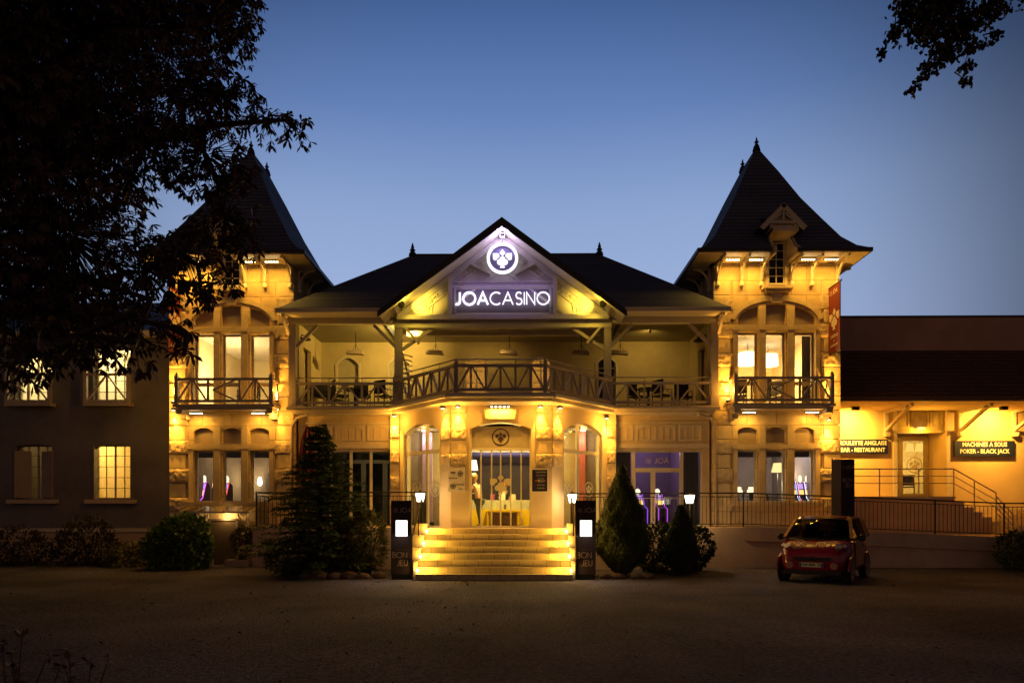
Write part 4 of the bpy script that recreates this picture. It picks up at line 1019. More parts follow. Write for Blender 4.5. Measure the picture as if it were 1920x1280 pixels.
for s, (a, c) in ((-1, (733, 771)), (1, (1079, 1117))):
    xa, xb = ax(a, 17.0), ax(c, 17.0); xm = (xa + xb) / 2
    o = thing('menu_totem', (xm, 17.05, 0), f'dark purple totem with a lit display case, {side[s]} of the entrance steps', 'totem', 'totems beside the steps')
    zt = 1.88; z0, z1 = az(1005, 17.0), az(975, 17.0)
    MB().wall(xa, xb, .12, zt, 17.0, 17.1, [(xm - .13, xm + .15, z0, z1)]).box(xa + .01, xb - .01, 17.1, 17.13, .12, zt - .01).build('panel', PUR, o)
    MB().box(xa + .015, xb - .015, 17.01, 17.12, 0, .12).build('base', DARKM, o)
    MB().box(xm - .13, xm + .15, 17.03, 17.08, z0 + .001, z1 - .001).build('display', emis('menu light', (1, .93, .86), 2.6), o)
    b = MB()
    for k in range(7): w = (.12, .08, .14, .1, .13, .06, .1)[k]; b.box(xm + .01 - w / 2, xm + .01 + w / 2, 17.024, 17.029, z1 - .06 - .035 * k, z1 - .053 - .035 * k)
    b.build('menu_text', mat('menu ink', (.25, .2, .2), .8), o)
    b = MB(); ring(b, (xm - .13, az(956, 17.0)), .055, .045, 16.999, .003, 22); emblem(b, (xm - .13, az(956, 17.0)), .035, 16.999, .003)
    letters(b, 'JOA', xm - .04, az(960, 17.0), .105, 16.999, .003, .02, .25); b.build('logo', mat('totem print', (.34, .24, .21), .6), o)
    for w_, x_, p_ in (('BON', xm - .2, 1045), ('JEU !', xm - .09, 1060)): b = MB(); letters(b, w_, x_, az(p_, 17.0), .13, 16.999, .003, .018, .2); b.build('slogan', mat('totem print', (0, 0, 0)), o)
    text('slogan_text', 'LAISSEZ-VOUS', .05, PTX, (xm, 16.997, az(1030, 17.0)), o, .0005, sx=.85)
    light('AREA', o, (xm, 16.95, (z0 + z1) / 2), 4.0, (1, .75, .5), .25, target=(xm, 15, .4), sy=.35)
# draped banner by the car
xa, xb = ax(1577, 19.6), ax(1603, 19.6)
o = thing('fence_banner', (xa, 19.7, 1.0), 'dark purple fabric banner tied upright to the ramp railing behind the car', 'banner')
z0, z1 = az(969, 19.6), az(861, 19.6)
MB().add([(xa, 19.6, z0), (xb, 19.62, z0), (xb, 19.62, z1), (xa, 19.6, z1), (xa - .15, 19.84, z0), (xb, 19.84, z0), (xb, 19.84, z1), (xa - .15, 19.84, z1)], [(0, 1, 2, 3), (7, 6, 5, 4), (0, 4, 5, 1), (1, 5, 6, 2), (2, 6, 7, 3), (3, 7, 4, 0)]).build('cloth', PUR, o)
MB().tube([(xa - .12, 19.88, 1.0), (xa - .12, 19.88, z1 + .03)], .02, 6).tube([(xb, 19.88, 1.0), (xb, 19.88, z1 + .03)], .02, 6).build('pole', DARKM, o)
b = MB(); letters(b, 'JOA', xa + .13, z1 - .26, .085, 19.597, .003, .016, .25); ring(b, (xa + .07, z1 - .22), .035, .027, 19.597, .003, 18)
letters(b, 'BON', xa + .05, z1 - .62, .1, 19.597, .003, .014, .2); letters(b, 'JEU !', xa + .1, z1 - .76, .1, 19.597, .003, .014, .2); b.build('lettering', MC['totem print'], o)
# parasol closed on the terrace
p = at(577, 900, 20.5); o = thing('closed_parasol', (p.x, p.y, FL), 'closed burgundy parasol standing behind the tall conifer', 'parasol')
MB().lathe((p.x, p.y, FL), [(.03, 0), (.03, 2.0)], 8).build('pole', DARKM, o)
b = MB(); n = 18
for i, (r, z) in enumerate(((.22, 1.2), (.25, 1.5), (.2, 2.1), (.13, 2.6), (.03, 2.9))):
    b.v += [Vector((p.x + r * (1 + .25 * math.cos(k * math.pi)) * math.cos(2 * math.pi * k / n), p.y + r * (1 + .25 * math.cos(k * math.pi)) * math.sin(2 * math.pi * k / n), FL + z)) for k in range(n)]
for i in range(4):
    for k in range(n): b.f.append((i * n + k, i * n + (k + 1) % n, (i + 1) * n + (k + 1) % n, (i + 1) * n + k))
b.build('canopy', BAN, o)
# ---------------------------------------------------------------- left wing
YW = 22.5
WG = thing('side_wing', (-16, YW, 0), 'dark rendered side wing with four windows left of the left tower', 'building')
wx = [(ax(175, YW), ax(244, YW)), (ax(29, YW), ax(98, YW))]
wx += [(a - 2 * 2.42 + .0, b - 2 * 2.42) for a, b in wx[1:]]
lz = (az(935, YW), az(832, YW)); uz = (az(752, YW), az(648, YW))
xe = X0 - 7.97 - 1.79
ops = [(a, b, *z) for a, b in wx for z in (lz, uz)]
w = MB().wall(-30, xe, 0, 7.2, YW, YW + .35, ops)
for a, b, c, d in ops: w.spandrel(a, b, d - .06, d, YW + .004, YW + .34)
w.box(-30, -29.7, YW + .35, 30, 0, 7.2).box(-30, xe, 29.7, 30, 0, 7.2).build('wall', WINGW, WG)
MB().box(-30, xe, YW - .05, YW - .002, az(997, YW), az(990, YW)).box(-30, xe, YW - .28, YW - .002, 7.12, 7.3).build('cornice', CREAM, WG)
MB().box(-30, xe, YW - .02, YW - .002, 0, az(998, YW)).build('plinth', CONC, WG)
MB().add([(-30.3, YW - .3, 7.3), (xe, YW - .3, 7.3), (xe, 26.3, 9.35), (-30.3, 26.3, 9.35), (-30.3, 30.3, 7.3), (xe, 30.3, 7.3)], [(0, 1, 2, 3), (3, 2, 5, 4), (0, 3, 4), (1, 5, 2), (0, 4, 5, 1)]).build('roof', coursed('wing slate', (.05, .055, .07), (.07, .075, .09), .12, .2, .4), WG)  # greyer, darker slate for the wing roof
for i, (a, b, c, d) in enumerate(ops):
    up = i % 2 == 1
    o = casement(WG, a, b, c, d, YW + .2, WHITEM if up else GREYP, cols=4, rows=5 if not up else 5, fw=.05, bar=.018)
    if not up:
        MB().box(a - .22, b + .22, YW - .12, YW - .002, c - .14, c - .02).build('sill', CONC, o)
        if i == 0:
            MB().box(a - .02, a + .04, YW - .03, YW + .19, c, d - .13).build('shutter', WINGW, o)
    else:
        MB().box(a - .15, b + .12, YW - .3, YW - .002, c - .16, c - .06).build('balcony_slab', GREYP, WG)
        balustrade(WG, (a - .1, YW - .24), (b + .08, YW - .24), c - .06, c + .86, 1)
    sh = MB()
    if i in (2, 4):
        for (p0, p1, q0, q1) in ((a - .02, YW - .02, a + .42, YW + .14), (b - .42, YW + .14, b + .02, YW - .02)):
            sh.beam((p0, p1, c + .02 + (d - c) * .44), (q0, q1, c + .02 + (d - c) * .44), .035, (d - c) * .86)
        sh.build('shutter', PANEL, WG)
for k, (a, b) in enumerate(wx):
    room(WG, a - .8, b + .8, YW + .4, YW + 3.4, 1.2, 4.4, RW)
    room(WG, a - .8, b + .8, YW + .4, YW + 3.4, 4.6, 7.1, RWH)
xw = (wx[0][0] + wx[0][1]) / 2
def ceillamp(p, label, power, col=WARM, r=.18, h=.06, m=None, rod=0, dz=-.25, name='ceiling_lamp', cat='ceiling lamp'):
    o = thing(name, p, label, cat); x, y, z = p
    MB().lathe((x, y, z - h), [(r, 0), (r * (.92 if h < .15 or r > .3 else .66), h)], 20).build('shade', m or EMW, o)
    if rod: MB().tube([(x, y, z), (x, y, z + rod)], .008, 5).build('cord', DARKM, o)
    light('POINT', o, (x, y, z + dz), power, col, r * .8); return o
m_lamp = emis('room lamp', (1, .85, .5), 4)
ceillamp((U(-.95), 24.0, 6.85), 'ceiling lamp behind the left lit veranda window', 6, (1, .5, .1), m=m_lamp)
ceillamp((U(1.2), 24.0, 6.85), 'ceiling lamp behind the right lit veranda window', 6, (1, .5, .1), m=m_lamp)
ceillamp((xw, YW + 1.4, 4.39), 'round ceiling lamp in the lower window of the wing beside the tower', 60, (1, .62, .16), m=m_lamp)
ceillamp((xw, YW + 1.8, 7.09), 'round ceiling lamp in the upper window of the wing beside the tower', 62, (1, .74, .30), m=m_lamp)
xw2 = (wx[1][0] + wx[1][1]) / 2
ceillamp((xw2 - .3, YW + 2.0, 4.39), 'dim ceiling lamp behind the half-shuttered lower window', 1.2, (1, .6, .2), m=m_lamp)
ceillamp((xw2, YW + 1.8, 7.09), 'round ceiling lamp behind the leaf-covered upper window of the wing', 55, (1, .74, .30), m=m_lamp)
b = thing('bookshelf', (xw - .3, YW + 3.2, 4.6), 'tall shelf of papers behind the upper wing window', 'shelf')
MB().wall(xw - .9, xw + .1, 4.6, 6.9, YW + 3.1, YW + 3.38, [(xw - .86 + .49 * i, xw - .86 + .49 * i + .45, 4.66 + .45 * j, 4.66 + .45 * j + .4) for i in range(2) for j in range(5)]).build('shelf_frame', PANEL, b)
o = thing('desk', (xw + .2, YW + 1.6, 1.2), 'cluttered desk with papers behind the lower wing window', 'desk')
MB().box(xw - .1, xw + .75, YW + 1.2, YW + 1.9, 1.9, 1.95).build('desktop', WHITEM, o)
for x in (xw - .05, xw + .7): MB().box(x - .03, x + .03, YW + 1.25, YW + 1.85, 1.2, 1.9).build('leg', DARKM, o)
rnd = random.Random(8)
for k in range(5):
    x = xw + .05 + .13 * k; h = rnd.uniform(.08, .3); tag(MB().box(x, x + .1, YW + 1.3, YW + 1.45, 1.95, 1.95 + h).build('book', (DARKM, PANEL, mat('red cover', (.5, .05, .04)), WHITEM, DARKM)[k]), ('black book at the left end of the row on the wing desk', 'brown book, second from the left on the wing desk', 'red book in the middle of the row on the wing desk', 'white book on the wing desk', 'black book at the right end of the row on the wing desk')[k], 'book', 'books on the wing desk')
# the slim lit column seen in the shuttered window
p = at(50, 868, YW + 1.0); o = thing('paper_lamp', p, 'glowing column lamp behind the half-shuttered window', 'lamp')
for k in range(2): MB().lathe(at(52, 868 + 33 * k, YW + 1.0) - Vector((0, 0, .12)), [(.05, 0), (.07, .1), (.05, .2)], 10).build('shade', emis('amber shade', (1, .6, .12), 1.6), o)
MB().tube([(p.x, p.y, 1.2), (p.x, p.y, p.z + .1)], .012, 5).build('stem', DARKM, o)
# drain pipe on the tower corner
tag(MB().tube([(xe + .06, YW - .2, 7.2), (xe - .08, YW - .1, 6.9), (xe - .08, YW - .08, .1)], .045, 8).build('downpipe', CREAM), 'pale downpipe in the corner between the wing and the left tower', 'downpipe')
# basement entrance with glass canopy
o = thing('glass_canopy', (ax(405, 20.8), 20.85, 1.8), 'glass canopy on scrolled iron brackets below the left tower windows', 'canopy')
xa, xb = ax(352, 20.4), ax(478, 20.4)
g = MB().add([(xa, 20.82, 1.83), (xb, 20.82, 1.83), (xb, 19.9, 1.62), (xa, 19.9, 1.62), (xa, 20.82, 1.845), (xb, 20.82, 1.845), (xb, 19.9, 1.635), (xa, 19.9, 1.635)], [(0, 1, 2, 3), (7, 6, 5, 4), (0, 4, 5, 1), (1, 5, 6, 2), (2, 6, 7, 3), (3, 7, 4, 0)]); g.build('glass_roof', glassm('canopy glass', (.75, .7, .6), 1.7, .15), o)
f_ = MB().beam((xa, 19.9, 1.6), (xb, 19.9, 1.6), .05, .05)
for k in range(6): x = xa + (xb - xa) * k / 5; f_.beam((x, 20.82, 1.81), (x, 19.9, 1.6), .03, .03)
f_.build('frame', CREAM, o)
for x in (ax(378, 20.4), ax(455, 20.4)):
    b = MB(); b.tube([(x, 20.83, 1.75), (x, 20.83, .95)], .02, 6).tube([(x, 20.83, .95), (x, 20.5, 1.15), (x, 20.05, 1.57)], .02, 6)
    for k, (yy, zz, r) in enumerate(((20.68, 1.6, .1), (20.68, 1.38, .08), (20.45, 1.55, .08), (20.7, 1.2, .06), (20.28, 1.55, .05))):
        b.tube([(x, yy + r * (1 - t * .05) * math.cos(t * .8), zz + r * (1 - t * .05) * math.sin(t * .8)) for t in range(14)], .013, 5)
    b.build('scroll_bracket', CREAM, o)
o = thing('basement_door', (ax(418, 20.85), 20.84, 0), 'brown basement door under the glass canopy', 'door')
xa, xb = ax(396, 20.84), ax(444, 20.84)
MB().box(xa, xb, 20.78, 20.835, .0, 1.14 + .22).build('leaf', mat('brown door', (.16, .11, .07), .6), o); MB().box(xa - .06, xa - .001, 20.76, 20.835, 0, 1.4).box(xb + .001, xb + .06, 20.76, 20.835, 0, 1.4).box(xa - .06, xb + .06, 20.76, 20.835, 1.361, 1.42).build('frame', PANEL, o)
o = thing('wall_lamp', at(427, 962, 20.84), 'small lamp above the brown basement door', 'lamp'); p = at(427, 962, 20.8)
MB().lathe(p, [(.03, 0), (.06, .02), (.05, .06)], 10).build('shade', CREAM, o); light('POINT', o, p + Vector((0, -.1, -.08)), 3, (1, .6, .2), .04)
for a, c, lab in ((345, 398, 'low stone kerb of the planting bed under the hydrangea'), (425, 470, 'low stone kerb beside the basement door under the ball bush')):
    tag(MB().box(ax(a, 20.2), ax(c, 20.2), 20.05, 20.3, 0, .26).build('bed_kerb', CONC), lab, 'kerb')
# ---------------------------------------------------------------- annex on the right
YA = 25.6
AN = thing('annex_building', (15, YA, 0), 'ochre annex with tiled canopy roof and recessed glazed door, right of the right tower', 'building')
AW = mat('annex render', (.64, .48, .27), .85, .08, 1.5, .2, 60)
PW = mat('annex parapet', (.42, .27, .22), .9, .12, 1, .2, 30)
xr0, xr1, xend = ax(1681, YA), ax(1774, YA), 30
MB().wall(9.2, xend, 0, 6.0, YA, YA + .3, [(xr0, xr1, 2.13, az(753, YA))]).build('wall', AW, AN)
MB().box(9.2, xend, YA + .1, YA + .4, 6.0, az(596, YA)).box(xend - .3, xend, YA + .4, 34, 0, az(596, YA)).box(9.2, xend, 34, 34.3, 0, az(596, YA)).build('parapet', PW, AN)
MB().box(9.2, xend, YA + .06, YA + .44, az(596, YA), az(596, YA) + .06).build('coping', FASC, AN)
yc, zc_, zt = 23.5, 5.36, az(658, YA)
MB().add([(9.36, yc, zc_), (xend, yc, zc_), (xend, YA + .09, zt), (9.36, YA + .09, zt), (9.36, yc, zc_ - .09), (xend, yc, zc_ - .09), (xend, YA + .09, zt - .12), (9.36, YA + .09, zt - .12)], [(0, 1, 2, 3), (7, 6, 5, 4), (0, 4, 5, 1), (1, 5, 6, 2), (2, 6, 7, 3), (3, 7, 4, 0)]).build('canopy_roof', TILE, AN)
MB().box(9.36, xend, yc - .1, yc - .004, zc_ - .14, zc_ + .01).build('gutter', mat('brown gutter', (.10, .05, .03), .6), AN)
MB().box(9.4, xend, yc + .05, YA - .004, zc_ - .14, zc_ - .1).build('soffit', AW, AN)
# recess, door, panel
MB().box(xr0, xr1, YA + 1.15, YA + 1.2, 2.13, 5).box(xr0 - .05, xr0, YA + .3, YA + 1.15, 2.13, 5).box(xr1, xr1 + .05, YA + .3, YA + 1.15, 2.13, 5).build('recess_wall', AW, AN)
pz0, pz1 = az(812, YA), az(753, YA); q = MB().box(xr0, xr1, YA + .1, YA + .25, pz0, pz1)
for a, c in ((.03, .28), (.32, .68), (.72, .97)): q.wall(xr0 + (xr1 - xr0) * a, xr0 + (xr1 - xr0) * c, pz0 + .2, pz1 - .1, YA + .07, YA + .098, [(xr0 + (xr1 - xr0) * a + .05, xr0 + (xr1 - xr0) * c - .05, pz0 + .25, pz1 - .15)])
q.tube([(xr0 + (xr1 - xr0) * k / 12, YA + .08, pz1 - .12 + .1 * math.sin(math.pi * k / 12)) for k in range(13)], .03, 5); q.box(xr0, xr1, YA + .04, YA + .0999, pz0, pz0 + .1)
q.build('door_panel', mat('cream wood', (.45, .36, .2), .6), AN)
MB().box(xr0 - .12, xr0 - .001, YA - .04, YA - .002, 2.13, pz1 + .1).box(xr1 + .001, xr1 + .12, YA - .04, YA - .002, 2.13, pz1 + .1).build('pilaster', CREAM, AN)
dx0, dx1 = ax(1684, YA + 1.1), ax(1740, YA + 1.1)
MB().box(dx0 + .02, dx1 - .02, YA + 1.1, YA + 1.14, 2.13, 4.1)
dd = casement(AN, dx0, dx1, 2.13, az(820, YA + 1.1), YA + 1.08, mat('cream wood', (0, 0, 0)), cols=1, rows=1, fw=.16, name='glazed_door')
b = MB(); cc = ((dx0 + dx1) / 2 + .05, 3.35); ring(b, cc, .30, .26, YA + 1.095, .004); emblem(b, cc, .2, YA + 1.095, .004); b.build('emblem_sticker', MC['frosted film'], dd)
# cut the recess's back wall for the door: replace by side pieces
for ob in list(AN.children):
    if ob.name.startswith('recess_wall'):
        bpy.data.objects.remove(ob)
zdt = az(820, YA + 1.1)
MB().wall(xr0, xr1, 2.13, 5, YA + 1.15, YA + 1.2, [(dx0, dx1, 2.13, zdt)]).box(xr0 - .05, xr0, YA + .3, YA + 1.15, 2.13, 5).box(xr1, xr1 + .05, YA + .3, YA + 1.15, 2.13, 5).build('recess_wall', AW, AN)
room(AN, dx0 - 1, dx1 + 1.4, YA + 1.25, YA + 4.5, 2.13, 4.8, RW)
for k, (px, rr) in enumerate(((1706, .15), (1724, .17))):
    p = at(px, 838, YA + 2.6); ceillamp((p.x, p.y, p.z + .15), ('left drum lampshade behind the annex door glass', 'right drum lampshade behind the annex door glass')[k], 26, (1, .66, .2), rr, .32, emis('drum shade', (1, .62, .12), 1.3), rod=.8, dz=-.45, name='pendant_lamp', cat='pendant lamp')
    p2 = p
c2 = copy_tree(c0); c2.location = (ax(1703, YA + 2.2), YA + 2.2, 2.13); c2.rotation_euler = (0, 0, 2.6); c2['label'] = 'dark bar chair behind the annex door glass'; del c2['group']
for px in (1660, 1799, 1899):
    x = ax(px, YA); b = MB().box(x - .06, x + .06, YA - .1, YA - .003, 4.42, zc_ - .15).box(x - .05, x + .05, YA - 1.75, YA - .1, zc_ - .24, zc_ - .145)
    b.beam((x, YA - .08, 4.5), (x, YA - 1.6, zc_ - .2), .1, .1); b.prism([(x - .1, 4.42), (x + .1, 4.42), (x + .06, 4.28), (x - .06, 4.28)], YA - .2, YA - .003); b.build('strut', CREAM, AN)
o = thing('wall_lamp', at(1727, 803, YA), 'small lit wall lamp over the annex door', 'lamp'); p = at(1727, 803, YA - .05)
MB().lathe(p, [(.02, -.06), (.15, 0), (.12, .04)], 12).build('shade', emis('dim amber', (1, .6, .15), 2.2), o); light('POINT', o, p + Vector((0, -.15, -.1)), 14, (1, .45, .03), .06)
for px, lab, pw in ((1604, 'hidden floodlight under the annex canopy next to the tower', 300), (1882, 'floodlight under the annex canopy above the right sign', 240)):
    p = at(px, 752, YA - .9); o = thing('canopy_floodlight', p, lab, 'floodlight'); MB().box(p.x - .12, p.x + .12, p.y - .06, p.y + .06, zc_ - .26, zc_ - .145).build('housing', DARKM, o)
    light('SPOT', o, (p.x, p.y, zc_ - .3), pw * 1.0, (1, .47, .055), .1, target=(p.x, YA + .2, 4.2), spot=150, blend=.9)
o = thing('security_camera', at(1696, 752, 24.6), 'grey security camera hanging under the annex canopy', 'camera'); p = at(1696, 752, 24.6)
MB().beam(p + Vector((0, 0, .1)), p + Vector((.16, -.1, -.1)), .09, .09).build('camera_body', GREYP, o); MB().tube([p + Vector((0, 0, .08)), (p.x - .2, p.y, p.z + .1), (p.x - .2, p.y, zc_ - .14)], .015, 5).build('arm', GREYP, o)
NAVY = mat('navy sign', (.010, .016, .06), .5, .04, 2)
for px0, px1, y0, y1, l1, l2, lab in ((1572 - 22, 1665, 824, 851, 'ROULETTE ANGLAISE', 'BAR - RESTAURANT', 'dark sign reading ROULETTE ANGLAISE BAR - RESTAURANT beside the tower'), (1790, 1903, 827, 856, 'MACHINES A SOUS', 'POKER - BLACK JACK', 'dark sign reading MACHINES A SOUS POKER - BLACK JACK right of the annex door')):
    xa, xb, za, zb = ax(px0, YA - .1), ax(px1, YA - .1), az(y1, YA - .1), az(y0, YA - .1)
    o = thing('wall_sign', (xa, YA - .1, za), lab, 'sign', 'dark signs on the annex wall'); MB().box(xa, xb, YA - .1, YA - .03, za, zb).build('sign_board', NAVY, o)
    for i, t_ in enumerate((l1, l2)):
        tx = text('lettering', t_, .21, mat('white lettering', (.82, .88, .95), .6), (0, YA - .103, zb - .14 - .24 * i), o, .0035, sx=.92); tx.location.x = 0
        w = max(v.co.x for v in tx.data.vertices) - min(v.co.x for v in tx.data.vertices)
        xc = (xa + xb) / 2 if px0 > 1700 else ax(1572 + 46, YA - .1)
        fx = (1.68, 1.56)[i] / w if px0 < 1700 else (1.56, 1.74)[i] / w
        for v in tx.data.vertices: v.co.x = (v.co.x + xa) * fx + xc - xa
# landing and its steps
YL = 24.0; xl1 = ax(1818, YL)
o = thing('annex_landing', (12, YL, 0), 'raised landing with steps running down to the right in front of the annex door', 'landing')
b = MB().box(9.2, ax(1790, YL), YL, YA - .003, 0, 2.05); b.build('landing_wall', CONC, o)
b = MB().box(9.2, ax(1790, YL) + .02, YL - .03, YA - .003, 2.051, 2.13); b.build('slab', PLASTER, o)
for k in range(6): x = ax(1790, YL) + .022 + .30 * k; MB().box(x, x + .30, YL, YA - .003, 0, 1.94 - .165 * k).build('step', CONC, o)
xq = ax(1790, YL)
o = thing('landing_railing', (xq, YL, 2.13), 'grey three-bar railing on the annex landing and down its steps', 'railing')
for k in range(3): MB().tube([(9.6, YL + .05, 3.05 - .24 * k), (xq, YL + .05, 3.05 - .24 * k), (xq + 1.4, YL + .05, 2.25 - .24 * k), (xq + 1.4, YL + .05, 2.0 - .24 * k)], .022 if k == 0 else .014, 6).build('rail', GREYP, o)
for x, z0, z1 in ((10.6, 2.13, 3.05), (12.0, 2.13, 3.05), (13.3, 2.13, 3.05), (xq, 2.13, 3.05), (xq + .68, 1.6, 2.62), (xq + 1.4, 1.1, 2.25)): MB().tube([(x, YL + .05, z0), (x, YL + .05, z1)], .018, 6).build('post', GREYP, o)
o = thing('white_handrail', (ax(1868, 22.5), 22.5, 1), 'pale double handrail beside the steps at the right edge', 'handrail')
for k in range(4): MB().tube([(ax(1868, 22.5), 22.5, az(930, 22.5) - .17 * k), (ax(1900, 22.5), 22.5, az(965, 22.5) - .17 * k)], .02, 6).build('rail', WHITEM, o)
for px, py in ((1868, 930), (1900, 965)): MB().tube([at(px, py, 22.5), (ax(px, 22.5), 22.5, .9)], .022, 6).build('post', WHITEM, o)
o = thing('lower_steps', (ax(1900, 23), 22.6, 0), 'short flight of pale steps at the far right edge of the terrace', 'steps')
for k in range(4): MB().box(ax(1895, 23) + .28 * k, ax(1895, 23) + 4, 22.6 + .002 * k, 25.2, (.8 if k == 0 else 1.0 + .17 * k), 1.0 + .17 * (k + 1)).build('step', PLASTER, o)
# ---------------------------------------------------------------- interiors
def slot(label, col, tube=2.6, group='lit slot machines behind the tower windows'):
    o = thing('slot_machine', (0, 0, 0), label, 'slot machine', group)
    side_ = [(-.18, 0), (.30, 0), (.30, 1.25), (.12, 1.35), (-.06, .85), (-.22, .75)]   # (y, z)
    def ext(x0, x1, P): 
        n = len(P); return MB().add([(x, y, z) for x in (x0, x1) for y, z in P], [tuple(range(n)), tuple(range(2 * n - 1, n - 1, -1))] + [(i, (i + 1) % n, (i + 1) % n + n, i + n) for i in range(n)])
    ext(-.24, .24, side_).build('cabinet', mat('slot cabinet', (.02, .015, .03), .3), o)
    for z0, z1, m_ in ((.92, 1.10, emis('slot screen a', (.9, .5, .15), 2.2)), (1.13, 1.3, emis('slot screen b', (.55, .3, .8), 1.6))):
        y = lambda z: -.06 + (z - .85) * .36 - .004
        MB().add([(-.17, y(z0), z0), (.17, y(z0), z0), (.17, y(z1), z1), (-.17, y(z1), z1), (-.17, y(z0) + .01, z0), (.17, y(z0) + .01, z0), (.17, y(z1) + .01, z1), (-.17, y(z1) + .01, z1)], [(0, 1, 2, 3), (7, 6, 5, 4), (0, 4, 5, 1), (1, 5, 6, 2), (2, 6, 7, 3), (3, 7, 4, 0)]).build('screen', m_, o)
    for x in (-.22, .22): MB().tube([(x, -.23, .1), (x, -.24, .74), (x, -.07, .86), (x, .11, 1.36)], .016, 6).build('light_tube', emis('tube %s' % (col,), col, tube), o)
    MB().lathe((0, .12, 1.44), [(.11, -.06), (.13, 0), (.11, .04)], 20, axis='y').build('topper', emis('slot topper', (1, .85, .6), 1.7), o)
    MB().tube([(0, .14, 1.33), (0, .14, 1.40)], .05, 8).build('neck', mat('slot cabinet', (0, 0, 0)), o)
    return o
cols = [(.1, .7, .8), (.75, .1, .9), (.9, .35, .2), (.15, .6, .5), (.9, .05, .08)]
labs = ['slot machine with teal light tubes, leftmost in the left tower window', 'slot machine with violet light tubes in the left tower window', 'slot machine with orange light tubes beside the violet one in the left tower', 'slot machine with green tubes behind the middle pane of the left tower', 'slot machine with red light tubes behind the middle pane of the left tower']
for (px, Y), c_, l_ in zip(((365, 23.1), (378, 22.3), (391, 23.0), (415, 23.6), (421, 22.6)), cols, labs):
    o = slot(l_, c_); o.location = (ax(px, Y), Y, 1.2); o.rotation_euler = (0, 0, -.5); o.scale = (.55, .7, 1.0)
for px, c_, l_ in ((1489, (.5, .7, 1), 'slot machine with white-blue light, left in the outer lower window of the right tower'), (1503, (1, .3, .6), 'slot machine with pink light in the outer lower window of the right tower'), (1516, (.9, .9, 1), 'slot machine with white light, right in the outer lower window of the right tower')):
    o = slot(l_, c_); o.location = (ax(px, 22.4), 22.4, 1.2); o.rotation_euler = (0, 0, .3); o.scale = (.48, .6, 1.0)
for px, c_, l_ in ((1199, (.35, .1, 1), 'slot machine with violet light tubes behind the left leaf of the terrace door'), (1236, (.6, .1, .9), 'slot machine with magenta light behind the right leaf of the terrace door')):
    o = slot(l_, c_, tube=1.3, group='slot machines behind the terrace door'); o.location = (ax(px, 24.5), 24.5, FL - .1); o.rotation_euler = (0, 0, .5); o.scale = (.85, .85, .85)
W2 = (1, .60, .17)
def pendant(px, py, Y, lab, r, h, power, m, rod=1.0, col=W2):
    p = at(px, py, Y); return ceillamp((p.x, p.y, p.z + h), lab, power, col, r, h, m, rod=rod, dz=-h - .08, name='pendant_lamp', cat='pendant lamp')
pendant(1402, 684, 22.9, 'large left drum lampshade in the upper right tower room', .33, .38, 90, emis('bright shade', (1, .82, .45), 3))
pendant(1440, 686, 23.3, 'second drum lampshade beside the first in the upper right tower room', .33, .36, 90, emis('bright shade', (1, .82, .45), 3))
o = thing('fluorescent_light', at(460, 643, 23.5), 'long bright ceiling light in the upper left tower room', 'ceiling light'); p = at(460, 643, 23.5)
MB().box(p.x - .65, p.x + .95, 23.4, 23.6, p.z, 6.99).build('housing', WHITEM, o); MB().box(p.x - .6, p.x + .9, 23.42, 23.58, p.z - .03, p.z - .001).build('tube', emis('tube white', (1, .93, .75), 6), o)
light('AREA', o, (p.x, 23.5, p.z - .06), 130, (1, .74, .36), 1.4, target=(p.x, 23.5, 0), sy=.2); light('POINT', o, (p.x, 22.4, 5.7), 62, (1, .70, .30), .3)
o = thing('wall_poster', at(382, 700, 25.4), 'tall narrow poster on the wall of the upper left tower room', 'poster'); p = at(382, 690, 25.3)
MB().box(p.x - .2, p.x + .3, 25.44, 25.48, p.z - .9, p.z + .5).build('sheet', mat('poster violet', (.25, .16, .25), .6, .5, 3), o)
for x, y, z, lab, t in ((-8.5, 22.2, 4.7, 'dark office chair in the upper left tower room', 0), (-7.6, 22.6, 4.7, 'second dark office chair in the upper left tower room, near the inner pane', .7), (6.7, 22.3, 4.7, 'dark dining chair in the upper right tower room, behind the inner pane', 3), (7.5, 22.0, 4.7, 'dark dining chair in the upper right tower room, behind the middle pane', 2.5), (8.2, 22.5, 4.7, 'dark dining chair in the upper right tower room, near the curtain', 2), (7.4, 22.3, 1.2, 'dark armchair behind the middle lower pane of the right tower', 2.8)):
    c = copy_tree(c0); c.location = (x, y, z); c.rotation_euler = (0, 0, t); c['label'] = lab; del c['group']
    c.scale = (1.25, 1.25, 1.1)
n = 20; g = [(ax(1502, 21.5) + .38 * k / n, 21.45 + .03 * math.sin(k * 1.9)) for k in range(n + 1)]
tag(MB().add([(x, y, z) for z in (4.72, 6.85) for x, y in g], [(k, k + 1, n + 2 + k, n + 1 + k) for k in range(n)]).build('curtain', mat('olive curtain', (.10, .08, .04), .9), smooth=True), 'dark olive curtain in the outer upper window of the right tower', 'curtain')
